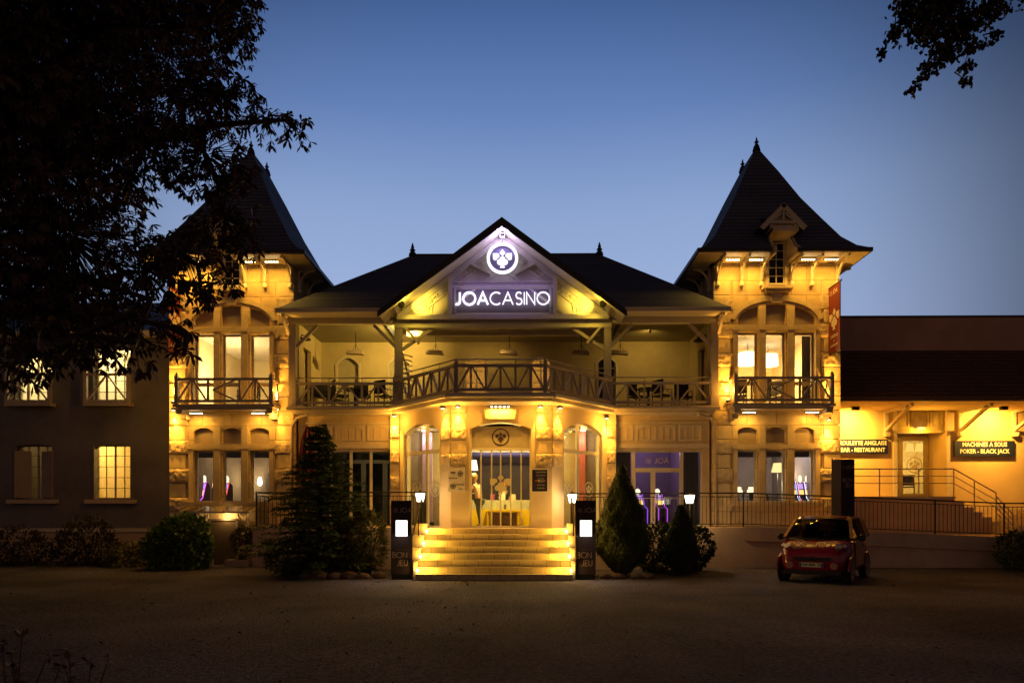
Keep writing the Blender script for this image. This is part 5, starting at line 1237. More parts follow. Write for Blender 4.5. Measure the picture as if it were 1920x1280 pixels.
# lower tower rooms
for px, py, Y, lab, pw in ((368, 860, 23.2, 'small recessed ceiling spot in the left lower window of the left tower', 24), (424, 875, 24.6, 'small recessed ceiling spot behind the middle pane of the left tower', 24), (468, 864, 23.4, 'small recessed ceiling spot behind the right lower pane of the left tower', 30)):
    p = at(px, py, Y); ceillamp((p.x, p.y, 4.09), lab, pw, (1, .68, .32), .06, .04, EMWH, name='ceiling_spot', cat='ceiling spot')
p = at(497, 905, 25.3); o = thing('wall_sconce', p, 'bright wall sconce at the right edge of the left tower lower window', 'sconce'); MB().lathe(p - Vector((.15, .1, .1)), [(.05, 0), (.09, .1), (.05, .3)], 12).build('shade', EMWH, o); light('POINT', o, p + Vector((-.3, -.3, .1)), 18, (1, .7, .3), .1)
p = at(1458, 878, 23.6); o = thing('floor_lamp', (p.x, p.y, 1.2), 'floor lamp with a cream shade behind the middle lower pane of the right tower', 'floor lamp')
MB().lathe((p.x, p.y, p.z - .12), [(.2, 0), (.13, .3)], 20).build('lampshade', emis('cream shade', (1, .72, .3), 1.6), o); MB().tube([(p.x, p.y, 1.2), (p.x, p.y, p.z)], .012, 6).build('stem', DARKM, o); light('POINT', o, (p.x, p.y - .1, p.z - .25), 26, (1, .78, .5), .12); light('POINT', o, (p.x - .3, p.y, p.z + .35), 12, (1, .75, .5), .12)
for px, lab in ((1384, 'small glowing table lamp at the left of the inner lower window of the right tower'), (1409, 'small glowing table lamp at the right of the inner lower window of the right tower')):
    p = at(px, 921, 22.6); o = thing('table_lamp', p, lab, 'table lamp', 'small table lamps in the right tower'); MB().lathe(p, [(.14, -.02), (.12, .06), (.05, .08), (.1, .09), (.09, .14)], 14).build('shade', emis('peach shade', (1, .75, .4), 2.5), o); MB().tube([(p.x, p.y, 1.9), p], .015, 6).build('stem', DARKM, o); light('POINT', o, p + Vector((0, -.2, .2)), 5, (1, .8, .6), .1)
o = thing('side_table', (ax(1396, 22.6), 22.6, 1.2), 'dark table under the two small lamps in the right tower', 'table'); MB().box(ax(1376, 22.6), ax(1418, 22.6), 22.3, 22.95, 1.84, 1.9).build('tabletop', DARKM, o)
for x in (ax(1380, 22.6), ax(1414, 22.6)): MB().box(x - .03, x + .03, 22.35, 22.9, 1.2, 1.84).build('leg', DARKM, o)
ceillamp((tr_(.7), 22.6, 4.09), 'ceiling spot over the slot machines in the right tower', 30, (.85, .78, 1), .07, .04, EMWH, name='ceiling_spot', cat='ceiling spot')
# shop rooms beside the bay
p = at(701, 862, 24.5); ceillamp((p.x, p.y, 4.09), 'bright ceiling spot behind the left terrace windows', 110, (1, .8, .45), .08, .05, EMWH, name='ceiling_spot', cat='ceiling spot')
ceillamp((U(4.4), 24.5, 4.09), 'violet ceiling spot behind the right terrace door', 30, (.8, .5, 1), .08, .05, emis('violet lamp', (.8, .6, 1), 3), name='ceiling_spot', cat='ceiling spot')
o = thing('room_partition', (U(-4.2), 25, FL), 'pale doorway and dark glass partition at the back of the left terrace room', 'partition')
for x in (-4.95, -4.2, -3.55): MB().box(U(x) - .08, U(x) + .08, 24.8, 24.9, FL, 3.3).build('jamb', CREAM, o)
MB().box(U(-5.9), U(-3.4), 24.78, 24.92, 3.3, 3.42).build('lintel', CREAM, o)
MB().box(U(-5.9), U(-3.4), 24.4, 25.9, 3.75, 3.85).build('bulkhead', CREAM, o)
# entrance hall: desk, pendant, leaflets
o = thing('reception_desk', (U(0), 22.4, FL), 'yellow reception desk with a pale mosaic top band inside the entrance', 'desk')
YD = 22.3; zd0, zd1 = az(955, YD), az(937, YD)
MB().box(U(-1.6), U(1.5), YD, YD + .6, FL, zd0).build('front', mat('yellow lacquer', (.85, .62, .01), .35, .03), o)
MB().box(U(-1.6), U(1.5), YD + .03, YD + .6, zd0, zd1).build('mosaic_band', coursed('mosaic', (.5, .52, .42), (.35, .42, .36), .06, .08, .4, .003, (.6, .55, .35), .01, True), o)
MB().box(U(-.55), U(.5), YD - .3, YD - .002, zd0 - .06, zd0 + .01).build('shelf', MC['yellow lacquer'], o)
for x in (-.5, .45): MB().box(U(x) - .03, U(x) + .03, YD - .26, YD - .1, FL, zd0 - .06).build('leg', MC['yellow lacquer'], o)
MB().box(U(-.4), U(.38), YD - .02, YD - .003, FL + .02, zd0 - .1).build('recess_panel', mat('brown recess', (.20, .13, .05), .6), o)
for px, py0, py1, w, cl, lab in ((923, 937, 926, 8, (.35, .05, .16), 'small burgundy leaflet stand on the reception desk'), (942, 938, 923, 11, (.8, .75, .55), 'large white card standing in the middle of the reception desk'), (963, 937, 926, 8, (.7, .6, .4), 'cream leaflet stand at the right of the reception desk'), (947, 953, 944, 5, (.1, .1, .08), 'small dark ornament on the desk shelf'), (925, 954, 942, 9, (.5, .6, .35), 'green leaflet holder on the desk shelf')):
    yy = YD - .2 if py0 > 950 else YD + .1
    a, c = at(px - w / 2, py0, yy), at(px + w / 2, py1, yy); z0 = zd1 if py0 < 950 else zd0 + .01
    q = MB().box(a.x, c.x, yy, yy + .02, z0, z0 + c.z - a.z).box(a.x + .02, c.x - .02, yy + .02, yy + .08, z0, z0 + .02); tag(q.build('leaflet_stand', mat('leaf ' + lab[:14], cl, .6, 0)), lab, 'leaflet stand')
pendant(888, 881, 21.6, 'glowing white pendant lamp inside the entrance at the left pane', .13, .30, 12, emis('white pendant', (1, .85, .5), 4), rod=.8, col=(1, .75, .35))
p = at(888, 908, 24.6); o = thing('warning_notice', p, 'cream notice with a dark triangle on the hall wall under the pendant lamp', 'notice')
MB().box(p.x - .17, p.x + .17, 25.45, 25.49, p.z - .2, p.z + .2).build('plate', WHITEM, o); MB().prism([(p.x - .08, p.z - .08), (p.x + .08, p.z - .08), (p.x, p.z + .08)], 25.44, 25.449).build('symbol', DARKM, o)
for x, y, pw, cl, lab in ((0, 21.2, 110, (1, .70, .18), 'ceiling spot just inside the entrance door'), (-.7, 24.2, 3, (.7, .6, 1), 'bluish ceiling spot at the back of the entrance hall'), (-2.4, 21.6, 6, (.95, .65, .5), 'violet ceiling spot behind the left bay window'), (2.4, 21.6, 6, (1, .62, .4), 'pink ceiling spot behind the right bay window')):
    ceillamp((U(x), y, 4.09), lab, pw, cl, .09, .05, emis('spot ' + lab[:9], cl, 3), name='ceiling_spot', cat='ceiling spot')
o = thing('ceiling_raft', (U(0), 24, 3.7), 'pale violet ceiling panel hanging over the back of the entrance hall', 'ceiling panel')
MB().box(U(-1.9), U(1.9), 23.2, 25.3, 3.55, 3.62).build('panel', mat('lilac panel', (.45, .42, .6), .6), o); light('AREA', o, (U(0), 23.6, 2.9), 2.5, (.7, .65, 1), 2, target=(U(0), 24.2, 3.6), sy=.4)
for s, cl in ((-1, (.4, .28, .5)), (1, (.55, .15, .12))):
    o = thing('hall_column', (U(s * 2.35), 22.05, FL), ('violet column behind the left bay window', 'red-orange column behind the right bay window')[s > 0], 'column')
    MB().box(U(s * 2.35) - .15, U(s * 2.35) + .15, 21.9, 22.2, FL, 4.05).build('shaft', mat('column %d' % s, cl, .6), o); MB().box(U(s * 2.35) - .19, U(s * 2.35) + .19, 21.86, 22.24, FL, FL + .12).build('base', DARKM, o)
# ---------------------------------------------------------------- people
SK = mat('skin', (.42, .24, .15), .5, .05)
def skin_body(name, joints, edges, m, parent, sub=2):
    me = bpy.data.meshes.new(name); me.from_pydata([j[0] for j in joints], edges, []); o = bpy.data.objects.new(name, me); COL.objects.link(o)
    sm = o.modifiers.new('s', 'SKIN'); sv = me.skin_vertices[0].data if me.skin_vertices else None
    if sv is None:
        bm = bmesh.new(); bm.from_mesh(me); bm.verts.layers.skin.verify(); bm.to_mesh(me); bm.free(); sv = me.skin_vertices[0].data
    for i, j in enumerate(joints):
        r = j[1]; sv[i].radius = r if isinstance(r, tuple) else (r, r); sv[i].use_root = (i == 0)
    s2 = o.modifiers.new('u', 'SUBSURF'); s2.levels = s2.render_levels = sub
    bpy.context.view_layer.update()
    nm = bpy.data.meshes.new_from_object(o.evaluated_get(bpy.context.evaluated_depsgraph_get())); bpy.data.objects.remove(o)
    nm.materials.clear(); nm.materials.append(m); nm.polygons.foreach_set('use_smooth', [True] * len(nm.polygons))
    ob = bpy.data.objects.new(name, nm); COL.objects.link(ob); ob.parent = parent; ORG[ob.name] = ORG[parent.name]; return ob
def person(p, rot, label, lean=.0, armf=(.5, .2), hair=(.25, .14, .04), top=(.62, .42, .28), legs=(.04, .05, .03), H=1.65, cut=None):
    """local frame: facing -y; returns the person's Empty"""
    o = thing('person', (0, 0, 0), label, 'person'); k = H / 1.7
    hip = Vector((0, 0, .92)); ch = hip + Vector((0, -lean * .3, .36)); nk = ch + Vector((0, -lean * .18, .18)); hd = nk + Vector((0, -lean * .1 - .02, .19))
    J = [(hip, (.14, .11)), (hip + (ch - hip) * .5, (.125, .095)), (ch, (.155, .11)), (nk, .05), (nk + Vector((0, -.01, .06)), .048), (hd - Vector((0, 0, .05)), (.068, .078)), (hd + Vector((0, .005, .05)), (.072, .088)), (hd + Vector((0, .005, .10)), .05)]
    E_ = [(0, 1), (1, 2), (2, 3), (3, 4), (4, 5), (5, 6), (6, 7)]
    for s in (-1, 1):
        b = len(J); st = s * .06
        J += [(hip + Vector((s * .09, 0, -.06)), .095), (Vector((s * .10, st - .03, .48)), .06), (Vector((s * .10, st + .02, .26)), .052), (Vector((s * .10, st + .03, .08)), .038), (Vector((s * .10, st - .10, .035)), .035)]
        E_ += [(0, b), (b, b + 1), (b + 1, b + 2), (b + 2, b + 3), (b + 3, b + 4)]
        b = len(J); sh = ch + Vector((s * .17, 0, .10)); el = sh + Vector((s * .05, -armf[0] * .22, -.25)); wr = el + Vector((-s * .02, -armf[0] * .25, -.10 + armf[1] * .2))
        J += [(sh, .055), (el, .04), (wr, .028), (wr + (wr - el) * .3, (.034, .018))]
        E_ += [(2, b), (b, b + 1), (b + 1, b + 2), (b + 2, b + 3)]
        hb = b + 3; w = J[hb][0]; d = (wr - el).normalized()
        for q in range(4):
            b2 = len(J); off = Vector((s * (-.024 + .016 * q), 0, 0)); L = (.06, .07, .065, .05)[q]
            J += [(w + off + d * .02, .010), (w + off + d * (.02 + L * .5) + Vector((0, 0, -.008)), .009), (w + off + d * (.02 + L) + Vector((0, 0, -.022)), .007)]
            E_ += [(hb, b2), (b2, b2 + 1), (b2 + 1, b2 + 2)]
        b2 = len(J); J += [(w + Vector((-s * .035, 0, 0)) - d * .01, .011), (w + Vector((-s * .05, 0, 0)) + d * .03, .008)]; E_ += [(hb, b2), (b2, b2 + 1)]
    skin_body('body', J, E_, SK, o)
    # clothes follow the same skeleton, a little wider
    def grow(idx, ed, g, nm, m_):
        mp = {i: n_ for n_, i in enumerate(idx)}
        js = []
        for i in idx:
            r = J[i][1]; r = r if isinstance(r, tuple) else (r, r); js.append((J[i][0], (r[0] + g, r[1] + g)))
        skin_body(nm, js, [(mp[a], mp[b_]) for a, b_ in ed], m_, o)
    grow([0, 1, 2, 8, 8 + 5, 8 + 6], [], 0, 'x', SK) if False else None
    a0 = 8 + 5; L2 = a0 + 4 + 14
    b1 = 8; b2 = None
    for i, (j, r) in enumerate(J):
        if i > 8 and abs(j.x - .09) < 1e-6 and abs(j.z - .86) < 1e-6: b2 = i
    def sleeve(b): return [b + 5, b + 6]
    grow([0, 1, 2] + sleeve(b1) + sleeve(b2), [(0, 1), (1, 2), (2, b1 + 5), (b1 + 5, b1 + 6), (2, b2 + 5), (b2 + 5, b2 + 6)], .014, 'shirt', mat('cloth %s' % label[:8], top, .8))
    grow([0] + [b1 + i for i in range(4)] + [b2 + i for i in range(4)], [(0, b1), (b1, b1 + 1), (b1 + 1, b1 + 2), (b1 + 2, b1 + 3), (0, b2), (b2, b2 + 1), (b2 + 1, b2 + 2), (b2 + 2, b2 + 3)], .012, 'trousers', mat('trousers %s' % label[:8], legs, .8))
    hm = mat('hair %s' % label[:8], hair, .7, .2, 30)
    hb_ = MB(); c = hd + Vector((0, .02, .04)); n = 14
    prof = [(.01, .135), (.06, .12), (.094, .07), (.102, .01), (.10, -.05), (.085, -.12)]
    vs = []
    for r, z in prof:
        for q in range(n):
            t = R(-60 + 300 * q / (n - 1)) ; vs.append(c + Vector((r * math.cos(t), r * 1.12 * math.sin(t), z)))
    hb_.add(vs, [(i * n + q, i * n + q + 1, (i + 1) * n + q + 1, (i + 1) * n + q) for i in range(5) for q in range(n - 1)] + [tuple(range(n))])
    hb_.build('hair', hm, o, smooth=True)
    f = MB(); fz = hd.z + .015
    for s in (-1, 1): f.lathe((hd.x + s * .03, hd.y - .082, fz + .01), [(.004, -.004), (.011, 0), (.004, .004)], 8, axis='y')
    f.beam((hd.x - .022, hd.y - .078, fz - .065), (hd.x + .022, hd.y - .078, fz - .065), .008, .008); f.build('face', mat('face dark', (.08, .03, .02), .6), o)
    f = MB().add([(hd.x - .012, hd.y - .078, fz - .035), (hd.x + .012, hd.y - .078, fz - .035), (hd.x, hd.y - .105, fz - .03), (hd.x, hd.y - .078, fz + .01)], [(0, 1, 2), (1, 3, 2), (3, 0, 2), (0, 3, 1)])
    f.build('nose', SK, o)
    o.location = p; o.rotation_euler = (0, 0, rot); o.scale = (k, k, k); return o
pp = at(899, 985, 21.55); person((pp.x, 21.55, FL), R(-120), 'blond visitor in a peach top and dark trousers walking past the reception desk', lean=.35, armf=(.8, .5), H=1.5)
pp = at(946, 930, 23.3); person((pp.x, 23.35, FL), 0, 'red-haired receptionist standing behind the yellow desk', lean=.1, armf=(.5, .1), hair=(.45, .14, .03), top=(.02, .02, .02), H=1.36)
# ---------------------------------------------------------------- car
CARP = Vector((7.36, 17.37, 0)); CA = R(-35)
CM = Matrix.Translation(CARP) @ Matrix.Rotation(CA, 4, 'Z')
o = thing('parked_car', CARP, 'small burgundy car with a round logo and JOA on its bonnet, parked on the gravel', 'car')
car = o
def paint(name, col, ro=.25):
    m = mat(name, col, ro, .04, 4); b = m.node_tree.nodes['Principled BSDF']; b.inputs['Coat Weight'].default_value = .35; b.inputs['Coat Roughness'].default_value = .08; return m
RED = paint('burgundy car paint', (.22, .006, .04)); SIL = mat('wrapped side panel', (.30, .17, .10), .3, .3, 5, metal=.3); BLK = mat('black plastic', (.012, .012, .014), .4, 0); CG = glassm('car glass', (.28, .29, .32), 1.22)
# sections along y (front -1.33 ... rear 1.33): half width / z pairs from the floor round to the centre line
def sect(y, hw, zb, zt_, zm, cr_=.06):
    return [(0, y, zb), (hw * .80, y, zb), (hw * .98, y, zb + .10), (hw, y, zm), (hw * .97, y, zt_ - cr_ * 1.6), (hw * .86, y, zt_ - cr_ * .5), (hw * .5, y, zt_ - .005), (0, y, zt_)]
ys = [(-1.35, .50, .34, .62, .46), (-1.33, .60, .24, .70, .45), (-1.25, .68, .20, .80, .5), (-1.08, .745, .18, .90, .55), (-.85, .765, .18, .98, .6), (-.66, .77, .18, 1.03, .6), (-.3, .775, .18, 1.0, .62), (.5, .775, .18, 1.0, .62), (1.0, .77, .18, 1.04, .62), (1.22, .72, .22, 1.02, .6), (1.33, .62, .28, .98, .6), (1.35, .5, .4, .9, .6)]
def loft(S_, mirror=True):
    b = MB(CM); n = len(S_[0])
    for sg in (-1, 1):
        vs = [(sg * x, y, z) for s_ in S_ for x, y, z in s_]
        b.add(vs, [(i * n + k, i * n + k + 1, (i + 1) * n + k + 1, (i + 1) * n + k) for i in range(len(S_) - 1) for k in range(n - 1)] + [tuple(range(n)), tuple((len(S_) - 1) * n + k for k in range(n))])
    return b
bd = loft([sect(*a) for a in ys]).build('body', RED, o, smooth=True)
mo = bd.modifiers.new('e', 'SUBSURF'); mo.levels = mo.render_levels = 1
# cabin: roof shell and pillars
def cabin_ring(y, hw, z): return (hw, y, z)
zr_ = 1.53
A0, A1 = (-.80, 1.0), (-.22, zr_ - .06)      # windscreen base and top (y, z)
B0, B1 = (1.24, 1.02), (.98, zr_ - .08)
wb, wt = .73, .58
rf = MB(CM)
g = []
for j in range(9):
    t = j / 8; y = A1[0] + (B1[0] + .04 - A1[0]) * t; z = zr_ - .07 * (2 * t - 1) ** 2 + .0
    for i in range(9):
        u = i / 4 - 1; g.append((u * (wt + .02) * (1 - .03 * (2 * t - 1) ** 2), y - .13 * (1 - u * u) * (1 - t), z - .05 * u * u))
for dz in (0, -.04): rf.add([(x, y, z + dz) for x, y, z in g], [(j * 9 + i, j * 9 + i + 1, (j + 1) * 9 + i + 1, (j + 1) * 9 + i) for j in range(8) for i in range(8)])
rf.build('roof', RED, o, smooth=True, recalc=False)
pl_ = MB(CM)
for s in (-1, 1):
    pl_.beam((s * wb, A0[0], A0[1]), (s * (wt + .01), A1[0], A1[1]), .07, .06)
    pl_.beam((s * (wb + .0), .52, 1.0), (s * (wt + .01), .42, zr_ - .06), .20, .05, (0, 1, 0)); pl_.beam((s * wb, B0[0] - .06, B0[1]), (s * (wt), B1[0], B1[1]), .12, .08)
    pl_.beam((s * (wt + .01), A1[0], A1[1]), (s * (wt + .01), B1[0], B1[1]), .06, .06)
pl_.build('pillar', SIL, o)
def gl4(name, P, m_=CG, par=o, th=.006):
    b = MB(CM); c = [Vector(p) for p in P]; nn = (c[1] - c[0]).cross(c[2] - c[0]).normalized() * th
    b.add(c + [p - nn for p in c], [(0, 1, 2, 3), (7, 6, 5, 4), (0, 4, 5, 1), (1, 5, 6, 2), (2, 6, 7, 3), (3, 7, 4, 0)]); return b.build(name, m_, par)
ws = MB(CM); g = []
for j in range(6):
    t = j / 5; hw_ = wb - .03 + (wt - wb + .02) * t
    for i in range(11):
        u = i / 5 - 1; g.append((u * hw_, A0[0] - .13 + (A1[0] - A0[0]) * t + .13 * u * u - .03 * math.sin(math.pi * t), A0[1] + (A1[1] - A0[1]) * t + .02 * math.sin(math.pi * t) + .035 * t * (1 - u * u)))
ws.add(g, [(j * 11 + i, j * 11 + i + 1, (j + 1) * 11 + i + 1, (j + 1) * 11 + i) for j in range(5) for i in range(10)]); ws.build('windscreen', CG, o, smooth=True)
gl4('rear_window', [(-wb + .06, B0[0] - .02, B0[1]), (wb - .06, B0[0] - .02, B0[1]), (wt - .03, B1[0], B1[1]), (-wt + .03, B1[0], B1[1])])
for s in (-1, 1):
    gl4('side_window', [(s * (wb - .005), A0[0] + .10, 1.0), (s * (wb - .005), .44, 1.0), (s * (wt + .005), .36, zr_ - .09), (s * (wt + .005), A1[0] + .06, zr_ - .09)])
    gl4('quarter_window', [(s * (wb - .005), .60, 1.02), (s * (wb - .005), 1.1, 1.04), (s * (wt + .005), .9, zr_ - .1), (s * (wt + .005), .5, zr_ - .09)])
    # door skin, mirror, lamps
    P = [(-.52, .36), (.40, .36), (.46, .98), (-.60, .99)]
    b = MB(CM); xo = s * .79; b.add([(s * .778, y, z) for y, z in P] + [(s * (.79 if .4 < z < .9 else .776), y, z) for y, z in P], [(0, 1, 2, 3), (7, 6, 5, 4), (0, 4, 5, 1), (1, 5, 6, 2), (2, 6, 7, 3), (3, 7, 4, 0)])
    b.v = b.v; dr = b.build('door', SIL, o)
    MB(CM).box(min(s * .79, s * .812), max(s * .79, s * .812), .22, .38, .80, .83).build('handle', BLK, dr)
    b = MB(CM); b.lathe((s * .90, -.50, 1.02), [(.01, -.05), (.075, -.03), (.085, .02), (.06, .05)], 12, axis='y'); b.beam((s * .74, -.5, .99), (s * .86, -.49, 1.0), .05, .04); b.build('wing_mirror', BLK, o)
    b = MB(CM); c = Vector((s * .575, -1.19, .79))
    rot = Matrix.Translation(CM @ c) @ Matrix.Rotation(CA + s * R(28), 4, 'Z') @ Matrix.Rotation(R(-42), 4, 'X')
    b.T = rot; pts = []
    hl = [(.15 * math.cos(2 * math.pi * k / 20) * (1 + .15 * math.cos(4 * math.pi * k / 20)), .10 * math.sin(2 * math.pi * k / 20)) for k in range(20)]
    b.prism(hl, -.045, .06); hh = b.build('headlight', glassm('lamp lens', (.8, .8, .8), 1.8, .03), o)
    b = MB(rot); b.lathe((-.05 * s, -.05, 0), [(.02, -.03), (.06, .02), (.075, .03)], 14, axis='y').lathe((.075 * s, -.05, .01), [(.012, -.03), (.04, .02), (.05, .03)], 12, axis='y'); b.build('reflector', mat('lamp reflector', (.75, .75, .75), .3, 0, metal=.4), hh)
    b = MB(CM); b.lathe((s * .47, -1.315, .40), [(.02, -.01), (.075, .0), (.08, .05)], 16, axis='y')
    fl = b.build('fog_lamp', mat('fog lamp glass', (.35, .18, .16), .2), o)
    # wheels
    for yy in (-.94, .93):
        r = .285; b = MB(CM); x0 = s * .70
        b.lathe((x0 - s * .09, yy, r), [(r - .06, -.0), (r - .01, 0), (r, .02 * s), (r, .14 * s), (r - .01, .165 * s), (r - .07, .17 * s)], 28, axis='x'); ty_ = b.build('wheel', mat('tyre', (.012, .012, .012), .85), o, smooth=False)
        b = MB(CM); b.lathe((x0 + s * .085, yy, r), [(.03, 0), (.05, .002 * s), (r - .08, -.03 * s), (r - .068, .0)], 24, axis='x')
        for k in range(7): t = 2 * math.pi * k / 7; b.beam((x0 + s * .082, yy, r), (x0 + s * .082, yy + (r - .075) * math.cos(t), r + (r - .075) * math.sin(t)), .03, .03, (1, 0, 0))
        b.build('rim', mat('alloy', (.4, .38, .36), .3, .1, metal=.8), ty_)
        b = MB(CM); b.lathe((s * .765, yy, r), [(r + .03, 0), (r + .03, .015 * s)], 28, axis='x'); b.build('wheel_arch', BLK, o)
        b = MB(CM); n = 14
        for k in range(n): t0, t1 = math.pi * k / n, math.pi * (k + 1) / n; b.beam((s * .765, yy + (r + .05) * math.cos(t0), r + (r + .05) * math.sin(t0)), (s * .765, yy + (r + .05) * math.cos(t1), r + (r + .05) * math.sin(t1)), .05, .04, (1, 0, 0))
        b.build('fender_trim', RED, o)
MB(CM).box(-.40, .40, -1.368, -1.30, .50, .585).build('grille', BLK, o)
MB(CM).box(-.62, .62, -1.362, -1.28, .19, .29).build('lower_grille', BLK, o)
MB(CM).lathe((0, -1.372, .55), [(.045, 0), (.045, .01)], 16, axis='y').build('badge', mat('chrome', (0, 0, 0)), o)
pt = MB(CM).box(-.255, .255, -1.395, -1.372, .365, .465).build('number_plate', mat('plate white', (.6, .6, .55), .4, 0), o)
MB(CM).box(-.252, -.215, -1.397, -1.3955, .368, .462).box(.215, .252, -1.397, -1.3955, .368, .462).build('plate_band', mat('plate blue', (.02, .06, .35), .4, 0), pt)
text('plate_lettering', 'CW 009 TC', .095, mat('plate black', (.01, .01, .01), .4, 0), None, pt, .001, T=CM @ Matrix.Translation((0, -1.398, .413)))
b = MB(CM); b.slab([(-.72, -.74), (-.4, -.86), (0, -.93), (.4, -.86), (.72, -.74), (.7, -.6), (-.7, -.6)], .96, 1.005); b.build('cowl', BLK, o)
for x in (-.32, .32):
    b = MB(CM).box(x - .22, x + .22, .1, .28, .6, 1.15); s_ = b.build('seat', BLK, o); MB(CM).box(x - .11, x + .11, .12, .22, 1.17, 1.33).build('headrest', BLK, s_)
# bonnet graphics follow the sloping bonnet between z .80 (y -1.25) and 1.0 (y -.80)
BP = [(-1.352, .63), (-1.335, .71), (-1.26, .80), (-1.14, .875), (-1.0, .935), (-.86, .985)]
def bonnet(x, t):
    q = max(0, min(.999, t)) * 5; i = int(q); a, b_ = BP[i], BP[i + 1]; f_ = q - i
    return Vector((x, a[0] + (b_[0] - a[0]) * f_ - .02 + .10 * x * x, a[1] + (b_[1] - a[1]) * f_ + .014 - .04 * x * x))
lg = MB(); letters(lg, 'JOA', .02, .42, .26, 0, .0, .042, .3); ring(lg, (-.30, .55), .27, .225, 0, 0, 32); emblem(lg, (-.30, .55), .18, 0, 0)
vs = []
for v in lg.v: q = bonnet(-.34 + (v.x + .30) * .62 if v.x < -.02 else .03 + (v.x - .02) * .52, v.z); vs.append(CM @ (q + Vector((0, v.y * .5 - .004, .012 + (.002 if v.y < -.001 else 0)))))
lg.v = vs; lg.build('bonnet_logo', mat('bonnet print', (.55, .42, .42), .5), o, recalc=False)
# ---------------------------------------------------------------- plants
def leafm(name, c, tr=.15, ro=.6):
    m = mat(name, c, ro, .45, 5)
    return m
def rv(r): 
    while 1:
        v = Vector((r.uniform(-1, 1), r.uniform(-1, 1), r.uniform(-1, 1)))
        if .01 < v.length < 1: return v
def leaf(vs, fs, p, d, nrm, L, w, fold=.0):
    sd = d.cross(nrm); 
    if sd.length < 1e-4: sd = Vector((1, 0, 0))
    sd = sd.normalized() * w; n = len(vs); m_ = p + d * L * .55 + nrm * fold * L
    vs += [p, m_ - sd, p + d * L, m_ + sd]; fs.append((n, n + 1, n + 2, n + 3))
def bush(name, lab, cat, blobs, n, L, w, mt, seed, core=True, spiky=0, droop=0, stems=True, group=None, coremat=None, shell=.6):
    """blobs: (x, y, z, rx, ry, rz). many leaves through the outer volume over a few stems and a dark inner mass of twigs"""
    r = random.Random(seed); c0_ = blobs[0]; o = thing(name, (c0_[0], c0_[1], 0), lab, cat, group)
    vs, fs = [], []; tot = sum(b[3] * b[5] for b in blobs)
    for b in blobs:
        c = Vector(b[:3]); k = int(n * b[3] * b[5] / tot)
        lump = [(rv(r).normalized(), r.uniform(.0, .22)) for _ in range(14)]
        for _ in range(k):
            u = rv(r).normalized(); q = r.uniform(shell, 1) ** .6
            q *= 1 - sum(a * max(0, u.dot(v)) ** 8 for v, a in lump) * 1.2 + r.uniform(0, .06)
            p = c + Vector((u.x * b[3], u.y * b[4], u.z * b[5])) * q
            if p.z < .03: p.z = r.uniform(.02, .2)
            d = (u * (1 + spiky) + rv(r) * .9 + Vector((0, 0, spiky * .8 - droop))).normalized()
            for j in range(2): leaf(vs, fs, p + rv(r) * L * .4, (d + rv(r) * .5).normalized(), rv(r).normalized(), L * r.uniform(.7, 1.2), w * r.uniform(.7, 1.1), .1)
    f = MB(); f.v = vs; f.f = fs; f.build('foliage', mt, o, recalc=False)
    s = MB()
    for b in blobs:
        for _ in range(7):
            u = rv(r).normalized(); e_ = Vector(b[:3]) + Vector((u.x * b[3], u.y * b[4], abs(u.z) * b[5])) * .75
            s.tube([(b[0] + u.x * .08, b[1] + u.y * .08, 0), Vector((b[0], b[1], b[2] * .5)) + u * .1, e_], [.025, .018, .006], 5)
    s.build('stem', mat('bark', (.03, .02, .015), .9), o)
    return o
G1 = leafm('dark green leaf', (.035, .055, .02)); G2 = leafm('mid green leaf', (.06, .10, .025)); G3 = leafm('olive leaf', (.09, .09, .03)); G4 = leafm('conifer green', (.05, .085, .03)); G5 = leafm('brown green leaf', (.05, .035, .02)); G6 = leafm('cypress green', (.06, .085, .02))
p = at(345, 1010, 19.8)
bush('hydrangea_bush', 'broad-leaved green bush lit from above in front of the left tower', 'bush', [(p.x, 19.6, .75, .75, .6, .78), (p.x - .45, 19.5, .6, .45, .45, .6), (p.x + .45, 19.6, .55, .4, .4, .5)], 2100, .17, .055, leafm('broad leaf', (.10, .17, .03)), 4)
p = at(454, 1020, 20.2)
bush('ball_bush', 'small clipped ball bush on a stem beside the basement door', 'bush', [(p.x, 20.25, .78, .33, .3, .42)], 900, .07, .022, G3, 5)
for px, w, h, Y, lab, n, m_ in ((165, .9, 1.45, 20.6, 'tall dark rounded shrub under the wing window', 1800, G5), (255, .8, .75, 20.2, 'low dark mound shrub between the tall shrub and the broad-leaved bush', 1300, G3), (30, 1.1, 1.15, 20.4, 'wide dark shrub at the left edge under the shuttered window', 1500, G5), (-130, 1.2, 1.3, 20.6, 'dark shrub beyond the left edge of the wing', 900, G5)):
    x = ax(px, Y); bush('dark_shrub', lab, 'shrub', [(x, Y, h * .5, w, .6, h * .55), (x - w * .5, Y - .1, h * .35, w * .6, .5, h * .42), (x + w * .55, Y - .1, h * .35, w * .55, .5, h * .4)], n, .09, .03, m_, px + 500, group='dark shrubs along the wing')
